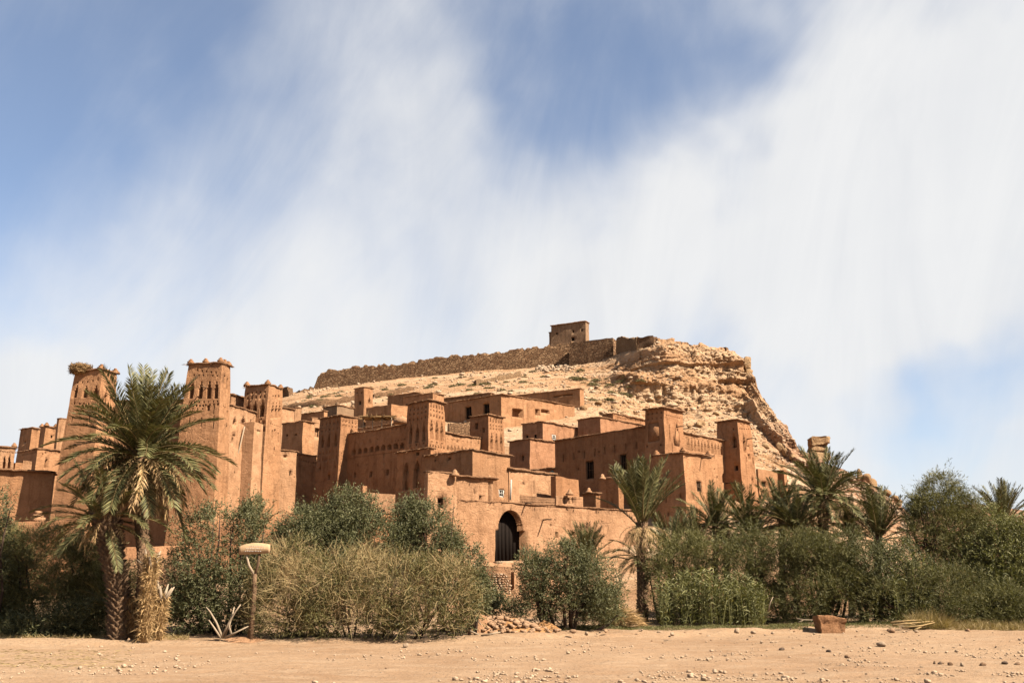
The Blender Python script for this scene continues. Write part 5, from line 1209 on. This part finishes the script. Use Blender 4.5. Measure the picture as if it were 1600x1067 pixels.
# straw-wrapped dead palm stumps
def stump(label, px, Y, ptop, wpx, n, seed, tops=6):
    rng = np.random.default_rng(seed); b = G(px, Y); t_ = P(px, ptop, Y); r = wpx * Y / F / 2; hgt = t_[2] - b[2]
    root = empty('palm_stump', b, label, 'palm stump')
    mb = MB(); mb.add2(*tube([b - [0, 0, .1], b + [0, 0, hgt * .5], b + [0, 0, hgt * .93]], [r * .75, r * .85, r * .55], 12)); mb.obj('trunk', M['thatch'], root, b)
    th = rng.uniform(0, 2 * pi, n); hz = rng.uniform(0, 1, n) ** .8 * hgt; rr_ = r * rng.uniform(.7, 1.0, n)
    bb = b + np.stack([rr_ * np.cos(th), rr_ * np.sin(th), hz], 1)
    dd = np.stack([np.cos(th), np.sin(th), rng.uniform(-.6, 2.4, n)], 1) * [.75, .75, 1] + rng.normal(0, .25, (n, 3))
    mb = MB(); mb.add2(*blades(bb, dd, rng.uniform(.10, .34, n), rng.uniform(.01, .03, n), rng.uniform(0, .6, n), rng)); mb.obj('straw', M['drypalm'], root, b)['kind'] = 'stuff'
    for i in range(tops):
        a = rng.uniform(0, 6.28); q_ = b + [r * .5 * cos(a), r * .5 * sin(a), hgt * .85]; e_ = q_ + np.array([cos(a) * rng.uniform(.05, .5), sin(a) * .2, rng.uniform(.25, .75)])
        mb = MB(); mb.add2(*tube([q_, (q_ + e_) / 2, e_], [.07, .06, .02], 5)); mb.obj('frond_stub', M['palewood'], root, b)
stump('tall shaggy straw covered palm stump in front of the tall palm', 229, 36.2, 868, 18, 2400, 71, 7)
stump('small shaggy palm stump right of the straw covered one', 250, 36.6, 930, 15, 1100, 72, 7)
stump('dark shaggy stump in the shade left of the straw covered one', 203, 37.0, 935, 30, 1500, 73, 2)

# ------------------------------------------------------------------ the sign, dead branches and other things on the bank
Ys = 36.6; sb = G(393, Ys)
sg = empty('wooden_sign', sb, 'pale curved wooden sign board on a forked branch post', 'sign')
fork = P(398, 896, Ys)
for nm, mt, pts, rad in (('post', 'trunk', [sb - [0, 0, .2], P(396, 950, Ys), P(398, 915, Ys), fork], [.10, .09, .085, .075]), ('fork_arm', 'palewood', [fork - [0, 0, .06], P(389, 883, Ys), P(384, 862, Ys - .03)], [.05, .045, .04]), ('fork_arm', 'wood', [fork - [0, 0, .06], P(403, 884, Ys), P(406, 862, Ys - .03)], [.055, .05, .045])):
    mb = MB(); mb.add2(*tube(pts, rad, 7)); mb.obj(nm, M[mt], sg, sb, True)
mb = MB(); k = 14; xs_ = np.linspace(373, 422, k); tops_ = np.interp(xs_, [373, 382, 398, 412, 422], [854, 850, 847.4, 848.2, 850.2]); bots_ = np.interp(xs_, [373, 422], [866.5, 864])
V = []
for x, t_, b_ in zip(xs_, tops_, bots_): V += [P(x, t_, Ys - .10), P(x, b_, Ys - .10), P(x, b_, Ys - .10) + [0, .03, 0], P(x, t_, Ys - .10) + [0, .03, 0]]
mb.add(V, [[i * 4 + j, i * 4 + (j + 1) % 4, (i + 1) * 4 + (j + 1) % 4, (i + 1) * 4 + j] for i in range(k - 1) for j in range(4)] + [[0, 3, 2, 1], [(k - 1) * 4 + j for j in range(4)]])
M['board'] = plain('sign_board_wood', (.70, .47, .27), .10, 5, stretch=(1, 1, 1))
bo = mb.obj('board', M['board'], sg, sb)
M['fadedpaint'] = plain('faded_white_paint', (.70, .62, .54), .12, 8)
rg3 = np.random.default_rng(3); mb = MB()
for yy, x0, x1 in ((853.2, 389, 411), (856.8, 384, 413), (860.6, 382, 408)):   # three rows of worn, unreadable lettering
    x = x0
    while x < x1:
        w_ = rg3.uniform(1.0, 2.4); c_ = P(x + w_ / 2, yy + rg3.uniform(-.3, .3), Ys - .102); mb.add(*obox(c_, (1, 0, 0), (0, 1, 0), (0, 0, 1), w_ * Ys / F * .5, .001, rg3.uniform(.008, .016))); x += w_ + rg3.uniform(.5, 1.4)
mb.obj('worn_lettering', M['fadedpaint'], sg, sb)['kind'] = 'stuff'

def sticks(name, label, cat, segs, Y, mat, rad, gpx):
    mb = MB(); b = G(gpx, Y)
    for s in segs:
        pts = [P(x, y, Y + dy) for x, y, dy in s]; mb.add2(*tube(pts, np.linspace(rad, rad * .45, len(pts)), 6))
    return tag(mb.obj(name, M[mat], None, b), label, cat)
sticks('dead_branch', 'bleached dead branches sticking up by the sign', 'branch', [[(346, 996, 0), (358, 972, 0), (368, 955, -.1), (376, 944, -.1)], [(350, 996, .1), (362, 965, .1), (366, 948, .1)], [(347, 994, 0), (338, 972, .1), (328, 955, .1), (322, 948, .2)], [(345, 996, 0), (333, 978, 0), (326, 968, -.1)], [(352, 995, 0), (368, 988, -.2), (388, 978, -.2)], [(362, 992, 0), (358, 978, 0), (362, 962, 0)]], 36.4, 'palewood', .045, 350)
sticks('plank', 'two crossed grey planks leaning on the rubble heap', 'plank', [[(733, 951, 0), (743, 964, 0), (752, 976, 0)], [(731, 953, .1), (740, 962, .1), (747, 968, .1)]], 40.5, 'palewood', .05, 745)
sticks('plank', 'long weathered pole lying at the front of the rubble heap', 'plank', [[(752, 993, 0), (768, 990, -.1), (782, 987, -.1)], [(734, 985, .1), (748, 991, .1)]], 39.6, 'palewood', .05, 765)
sticks('dead_branch', 'thin dry stick leaning left of the mud plinth', 'branch', [[(1245, 966, 0), (1258, 968, 0), (1274, 968, 0)], [(1247, 972, 0), (1256, 968, 0)], [(1200, 955, 0), (1204, 940, 0), (1208, 932, 0)]], 45.5, 'palewood', .03, 1258)
sticks('driftwood', 'pale driftwood pile on the right bank', 'driftwood', [[(1392, 972, 0), (1420, 969, .2), (1440, 968, .3)], [(1395, 976, -.2), (1425, 973, 0), (1458, 970, .2)], [(1410, 980, -.4), (1440, 977, -.2), (1460, 972, 0)], [(1428, 984, -.4), (1448, 975, 0)], [(1400, 969, .3), (1430, 976, -.2)]], 45, 'straw', .045, 1425)
# mud plinth: a rough eroded block with a wider crumbling cap
pb_ = G(1295, 44.6); mb = MB(); m_ = 44.6 / F; nn_ = 11; V = []; u_ = np.linspace(-1, 1, nn_)
faces = []
for ax in range(3):
    for sg_ in (-1, 1):
        a_, b__ = np.meshgrid(u_, u_, indexing='ij'); q_ = np.zeros((nn_, nn_, 3)); q_[..., ax] = sg_; q_[..., (ax + 1) % 3] = a_; q_[..., (ax + 2) % 3] = b__
        k0 = len(V); V += list(q_.reshape(-1, 3)); ii = (np.arange(nn_ - 1)[:, None] * nn_ + np.arange(nn_ - 1)[None, :]).ravel() + k0; faces.append(np.stack([ii, ii + nn_, ii + nn_ + 1, ii + 1], 1))
V = np.array(V); zz_ = V[:, 2]; wd = np.interp(zz_, [-1, -.7, -.2, .35, .55, 1], [.86, .88, .92, .94, 1.02, 1.0])
V = np.stack([V[:, 0] * wd * 20 * m_, V[:, 1] * wd * 16 * m_, (zz_ * .5 + .5) * .76 - .06], 1); V[:, 2] -= .10 * smooth(V[:, 0], .1, .55) * (zz_ > .3)
mb.add(V + pb_, np.concatenate(faces))
tag(mb.obj('mud_plinth', M['clay'], None, pb_, False, lambda V: wob(wob(V, .07, .5, 8), .05, .14, 9)), 'eroded red mud plinth standing on the right bank', 'plinth')
# rubble heap, earth bank and dry stone facing below the gate
def heap(name, label, cat, px, Y, rx, ry, h, mat, seed, kind=None):
    b = G(px, Y); n = 46; u = np.linspace(-1, 1, n); X_, Y_ = np.meshgrid(u, u); r = np.sqrt(X_ ** 2 + Y_ ** 2)
    z = h * np.clip(1 - r ** 1.5, -.15, 1); V = np.stack([b[0] + X_ * rx, b[1] + Y_ * ry, b[2] - .06 + z], -1).reshape(-1, 3)
    V[:, 2] += np.clip(z.ravel() / h + .1, 0, 1) * h * (.35 * fbm(V, .7, seed, 4) + .12 * cellv(wob(V, .1, .4, seed), (.22, .22, .3), seed))
    ii = (np.arange(n - 1)[:, None] * n + np.arange(n - 1)[None, :]).ravel()
    return tag(link(name, mkmesh(name, V - b, [np.stack([ii, ii + 1, ii + n + 1, ii + n], 1)]), M[mat], None, b), label, cat, kind=kind)
heap('rubble_heap', 'heap of orange soil and rubble between the dry bush and round tree', 'heap', 792, 42.2, 1.9, 1.3, .48, 'orangesoil', 5)
heap('rubble_heap', 'pale stony earth mound at the right edge of the dry bush', 'heap', 742, 41.8, 1.1, 1.0, .75, 'clay_pale', 6)
rh = np.random.default_rng(77); n_ = 320; hx = rh.normal(0, .5, n_); hy = rh.normal(-.15, .45, n_); hb = G(775, 42.0)
hq = np.stack([hb[0] + hx * 2.4, hb[1] + hy * 1.2, hb[2] + np.clip(.5 * (1 - np.sqrt(hx ** 2 + hy ** 2) ** 1.4), 0, 1) - .02], 1); V, Fc = scatter_rocks(hq, rh.uniform(.04, .17, n_), rh)
tag(link('rubble', mkmesh('rubble', V, [Fc]), M['redrock']), 'broken stones strewn over the orange soil heap', 'rubble', kind='stuff')
heap('soil_mound', 'low orange soil hump right of the rubble heap', 'heap', 850, 43.6, .7, .5, .32, 'orangesoil', 7)
heap('soil_mound', 'low sandy hump under the dead branches', 'heap', 385, 36.8, 1.0, .5, .22, 'clay_pale', 8)
heap('straw_heap', 'mound of straw and dry palm leaves below the upright palm', 'heap', 972, 47.0, 1.2, .8, .75, 'thatch', 9)
rg4 = np.random.default_rng(21)
def straw_on(px0, px1, Y0, Y1, n, L, w_, up_, mat, name, label, seed, zf=None):
    r = np.random.default_rng(seed); x = r.uniform(px0, px1, n); y = r.uniform(Y0, Y1, n); X_ = (x - 800) / F * (y * cp); z = gz(X_, y)
    b = np.stack([X_, y, z + .01], 1)
    if zf is not None: b[:, 2] += zf(x, y, r)
    dd = np.stack([r.normal(0, 1, n), r.normal(0, 1, n), r.uniform(0, up_, n)], 1)
    mb = MB(); mb.add2(*blades(b, dd, r.uniform(L * .5, L * 1.2, n), w_, .15, r)); return tag(mb.obj(name, M[mat], None, b.mean(0)), label, 'straw' if 'straw' in name else 'grass', kind='stuff')
straw_on(946, 1000, 45.7, 46.6, 900, .6, .02, .5, 'drypalm', 'straw_litter', 'loose straw lying over the straw mound', 41, lambda x, y, r: np.clip(.8 * (1 - (np.abs(x - 972) / 30) ** 1.5), 0, 2) * r.uniform(.5, 1.05, len(x)))
straw_on(-40, 210, 24, 33, 900, .22, .012, .15, 'drygrass', 'straw_litter', 'dry straw strewn on the sand at lower left', 42)
straw_on(1430, 1640, 45.2, 47.2, 7000, .42, .014, 2.5, 'drygrass', 'dry_grass', 'tufts of dry grass along the right bank', 43)
straw_on(1420, 1475, 45.2, 46.6, 2600, .85, .014, 2.0, 'drygrass', 'dry_grass', 'taller dry grass mound beside the driftwood', 44)
straw_on(895, 1260, 44.8, 46.6, 9000, .16, .014, 2.0, 'grass', 'green_grass', 'short green grass strip along the bank in the middle', 45)
straw_on(1200, 1400, 45.6, 47.5, 3500, .16, .014, 2.0, 'grass', 'green_grass', 'short green grass strip behind the mud plinth', 46)
straw_on(0, 300, 36.8, 38.5, 2500, .22, .012, 1.5, 'drygrass', 'dry_grass', 'dry grass under the palms at left', 47)
straw_on(740, 900, 43.5, 46, 1500, .25, .014, 2.0, 'grass', 'green_grass', 'weedy grass behind the rubble heap', 48)
# bank below the gate: earth slope with stones
bx0, bx1 = 690, 960; nu, nv = 90, 40; V = []
gf = gt['fR']
for j in range(nv):
    t = j / (nv - 1)
    for i in range(nu):
        x = bx0 + (bx1 - bx0) * i / (nu - 1)
        top_y = np.interp(x, [690, 735, 775, 822, 900, 960], [872, 872, 879, 879.5, 886, 888]); u_, v_ = gf.uv(x, top_y); tp_ = gf.pt(u_, v_) + gf.n * .15
        bt_ = G(x, 62.0 + .02 * (x - 800)); bt_[2] += .3
        V.append(tp_ * (1 - t) + bt_ * t + np.array([0, 0, .9 * sin(pi * t) * (1 if x > 800 else .7)]))
V = np.array(V); V = wob(V, .35, 2.0, 3); V[:, 2] += .12 * cellv(wob(V, .2, .6, 5), (.5, .5, .5), 5)
ii = (np.arange(nv - 1)[:, None] * nu + np.arange(nu - 1)[None, :]).ravel()
tag(link('earth_bank', mkmesh('earth_bank', V, [np.stack([ii, ii + nu, ii + nu + 1, ii + 1], 1)]), M['clay_pale']), 'crumbling earth bank under the arched gate', 'bank', kind='structure')
strip_wall('retaining_wall', 'smooth clay retaining wall below the gate threshold', 'wall', [(797, 893, 955, 66), (812, 891, 955, 66.5), (832, 890, 955, 67)], .8, 'clay_pale', .08)
sw = empty('stone_facing', P(772, 950, 64), 'dry stone facing on the bank below the gate', 'stone wall'); swb = np.array(sw.location); r5 = np.random.default_rng(8)
rowsN = 15; cnt = 0
for j in range(rowsN):
    y = 948 - j * 3.6; x = 752 + max(0, j - 4) * 1.6 + r5.uniform(0, 3)
    while x < 796 - max(0, j - 8) * 1.2:
        w_ = r5.uniform(3.2, 6.5); q_ = P(x + w_ / 2, y, 64.7 + .02 * j); key = ('s', cnt % 10)
        if key not in ROCK:
            Vr, Fr_ = rock_mesh(900 + cnt % 10, 1, 6, .08); me = mkmesh('stone', Vr - [0, 0, .4], [Fr_]); me.materials.append(M[['redrock', 'palerock', 'redrock'][cnt % 3]]); ROCK[key] = me
        o_ = bpy.data.objects.new('stone', ROCK[key]); COL.objects.link(o_); o_.parent = sw; o_.location = tuple(q_ - swb); o_.scale = (w_ * .042 * .62, .22, 3.6 * .042 * .66); o_.rotation_euler = (0, r5.normal(0, .12), 0)
        x += w_; cnt += 1
mb = MB(); mb.add(*obox(P(773, 922, 65.7), (1, 0, 0), (0, 1, 0), (0, 0, 1), 1.0, .4, 1.5)); mb.obj('earth_core', M['clay_old'], sw, swb, False, lambda V: wob(V, .2, 1, 5))

# ------------------------------------------------------------------ stones on the riverbed
BIG = [(1146, 984, 17, 9, 'palerock', 'pale rounded boulder right of the reeds'), (1470, 984, 18, 10, 'redrock', 'pinkish boulder beside the dry grass mound'), (1377, 1006, 13, 6, 'palerock', 'flat pale stone on the open sand at right'),
       (1392, 986, 13, 7, 'redrock', 'tan boulder left of the driftwood'), (634, 1008, 8, 5, 'palerock', 'lone pale stone in front of the dry bush'), (390, 994, 11, 6, 'redrock', 'red stone at the foot of the sign post'),
       (1290, 982, 8, 5, 'redrock', 'stone at the foot of the mud plinth'), (1310, 981, 7, 5, 'palerock', 'pale stone at the right foot of the mud plinth'), (1295, 1017, 8, 4, 'darkrock', 'dark flat stone below the mud plinth'), (1222, 1014, 10, 4, 'darkrock', 'dark slab on the sand below the reeds'),
       (1324, 1026, 9, 4, 'redrock', 'tan slab on the sand right of centre foreground'), (1468, 1036, 6, 5, 'darkrock', 'dark round stone in the right stone row'), (1485, 1038, 8, 6, 'redrock', 'largest stone of the right stone row'), (1460, 1035, 5, 4, 'darkrock', 'grey stone leading the right stone row'),
       (1504, 1039, 7, 5, 'palerock', 'pale stone right of the largest row stone'), (1535, 1038, 9, 5, 'redrock', 'broad tan stone in the right stone row'), (1512, 985, 9, 5, 'redrock', 'reddish stone in front of the dry grass'), (1570, 1035, 8, 4, 'darkrock', 'brown stone near the right end of the stone row'),
       (1590, 1037, 8, 4, 'redrock', 'last stone of the row at the right edge'), (1440, 1042, 6, 3, 'palerock', 'small pale stone left of the stone row'), (1107, 994, 6, 4, 'palerock', 'white stone on the bank edge under the reeds'), (1190, 1003, 6, 4, 'palerock', 'white stone on the sand right of the rounded boulder'), (985, 1057, 8, 3, 'palerock', 'pale chip at the bottom centre right'), (1180, 1055, 8, 4, 'palerock', 'pale slab at the bottom edge')]
def on_ground(px, py):
    r = ray(px, py); t = (H - .15) / -r[2]
    for _ in range(2): p_ = np.array([0, 0, H]) + r * t; z_ = float(gz(np.array([p_[0]]), np.array([p_[1]]))[0]); t = (H - z_) / -r[2]
    return np.array([0, 0, H]) + r * min(t, 60)
for i, (x, y, w_, h_, mt, lb) in enumerate(BIG):
    p_ = on_ground(x, y + h_ * .3); m_ = p_[1] / F
    rock('stone', lb, 'stone', p_ - [0, 0, h_ * m_ * .15], (w_ * m_ * .68, w_ * m_ * .5, h_ * m_ * .75), 300 + i % 9, mt, r5.uniform(0, 6))
for i in range(200):
    if i < 150: x = r5.uniform(880, 1600); y = r5.uniform(982, 1012) if i < 80 else r5.uniform(1005, 1066)
    else: x = r5.uniform(0, 900); y = r5.uniform(1003, 1060)
    if 1050 < x < 1600 and r5.uniform() < .4: y = 980 + abs(r5.normal(0, 10))
    p_ = on_ground(x, y); m_ = p_[1] / F; w_ = r5.uniform(1.6, 4.2) * (1.15 if x > 1000 else .75)
    rock('stone', 'small loose stone lying on the sandy riverbed', 'stone', p_ - [0, 0, w_ * m_ * .15], (w_ * m_ * .7, w_ * m_ * .6, w_ * m_ * r5.uniform(.3, .5)), 300 + i % 9, ['palerock', 'redrock', 'palerock', 'darkrock'][i % 4], r5.uniform(0, 6), 'small stones on the riverbed', 1)
for i in range(95):
    x = r5.uniform(735, 1600) if i < 80 else r5.uniform(20, 380); y = np.interp(x, [0, 380, 735, 900, 1100, 1600], [999, 999, 990, 987, 984, 982]) + r5.normal(0, 3.0)
    p_ = on_ground(x, y); m_ = p_[1] / F; w_ = r5.uniform(3, 8) if x > 700 else r5.uniform(2, 4)
    rock('stone', 'broken stone lying along the foot of the bushes', 'stone', p_ - [0, 0, w_ * m_ * .12], (w_ * m_ * .7, w_ * m_ * .6, w_ * m_ * r5.uniform(.35, .6)), 300 + i % 9, ['palerock', 'redrock', 'palerock'][i % 3], r5.uniform(0, 6), 'stones along the bank')
n_ = 9000; x = r5.uniform(-30, 1640, n_); y = 996 + 72 * r5.uniform(0, 1, n_) ** .8; wgt = r5.uniform(0, 1, n_) < np.interp(x, [0, 500, 900, 1600], [.35, .45, .8, 1.0]); x, y = x[wgt], y[wgt]
rx_ = np.stack([ray(a, b) for a, b in zip(x, y)]); t = H / -rx_[:, 2]; pp_ = rx_ * t[:, None]; pp_[:, 2] = gz(pp_[:, 0], pp_[:, 1]); ok = (pp_[:, 1] > 16) & (pp_[:, 1] < 45); pp_ = pp_[ok]
dens = fbm(pp_ * [1, .7, 1], 2.2, 88, 3) > .05; pp_ = pp_[dens]
V, Fc = scatter_rocks(pp_, np.clip(r5.lognormal(-3.75, .5, len(pp_)), .008, .07), r5)
tag(link('gravel', mkmesh('gravel', V, [Fc]), M['palerock']), 'fine gravel spread over the riverbed', 'gravel', kind='stuff')
# scrub on the hill
SCR = []
for v in range(4):
    r = np.random.default_rng(600 + v); n_ = 420; d = unit(r.normal(size=(n_, 3)) * [1, 1, .7] + [0, 0, .35]); b = d * r.uniform(.4, 1, (n_, 1)) * [1, 1, .6]; b[:, 2] = np.abs(b[:, 2])
    mb = MB(); mb.add(*leaves(b, d + r.normal(0, .5, d.shape), r.uniform(.25, .5, n_), .10, r)); me = mkmesh('shrub', mb.verts(), [np.concatenate(mb.Q)]); me.materials.append(M['scrub']); SCR.append(me)
for i in range(110):
    x = r5.uniform(470, 1010); yt = np.interp(x, [470, 600, 720, 890, 1010], [618, 598, 583, 575, 590]); y = yt + abs(r5.normal(0, 1)) * np.interp(x, [470, 720, 1010], [14, 22, 26]) + 3
    p_ = hill_at(x, min(y, 660)); o_ = bpy.data.objects.new('shrub', SCR[i % 4]); COL.objects.link(o_); s_ = r5.uniform(.35, 1.0); o_.location = tuple(p_ - [0, 0, .1]); o_.scale = (s_ * 1.3, s_, s_ * .75); o_.rotation_euler = (0, 0, r5.uniform(0, 6))
    tag(o_, 'small dry shrub dotted on the hill slope below the rampart', 'shrub', 'shrubs on the hill slope')
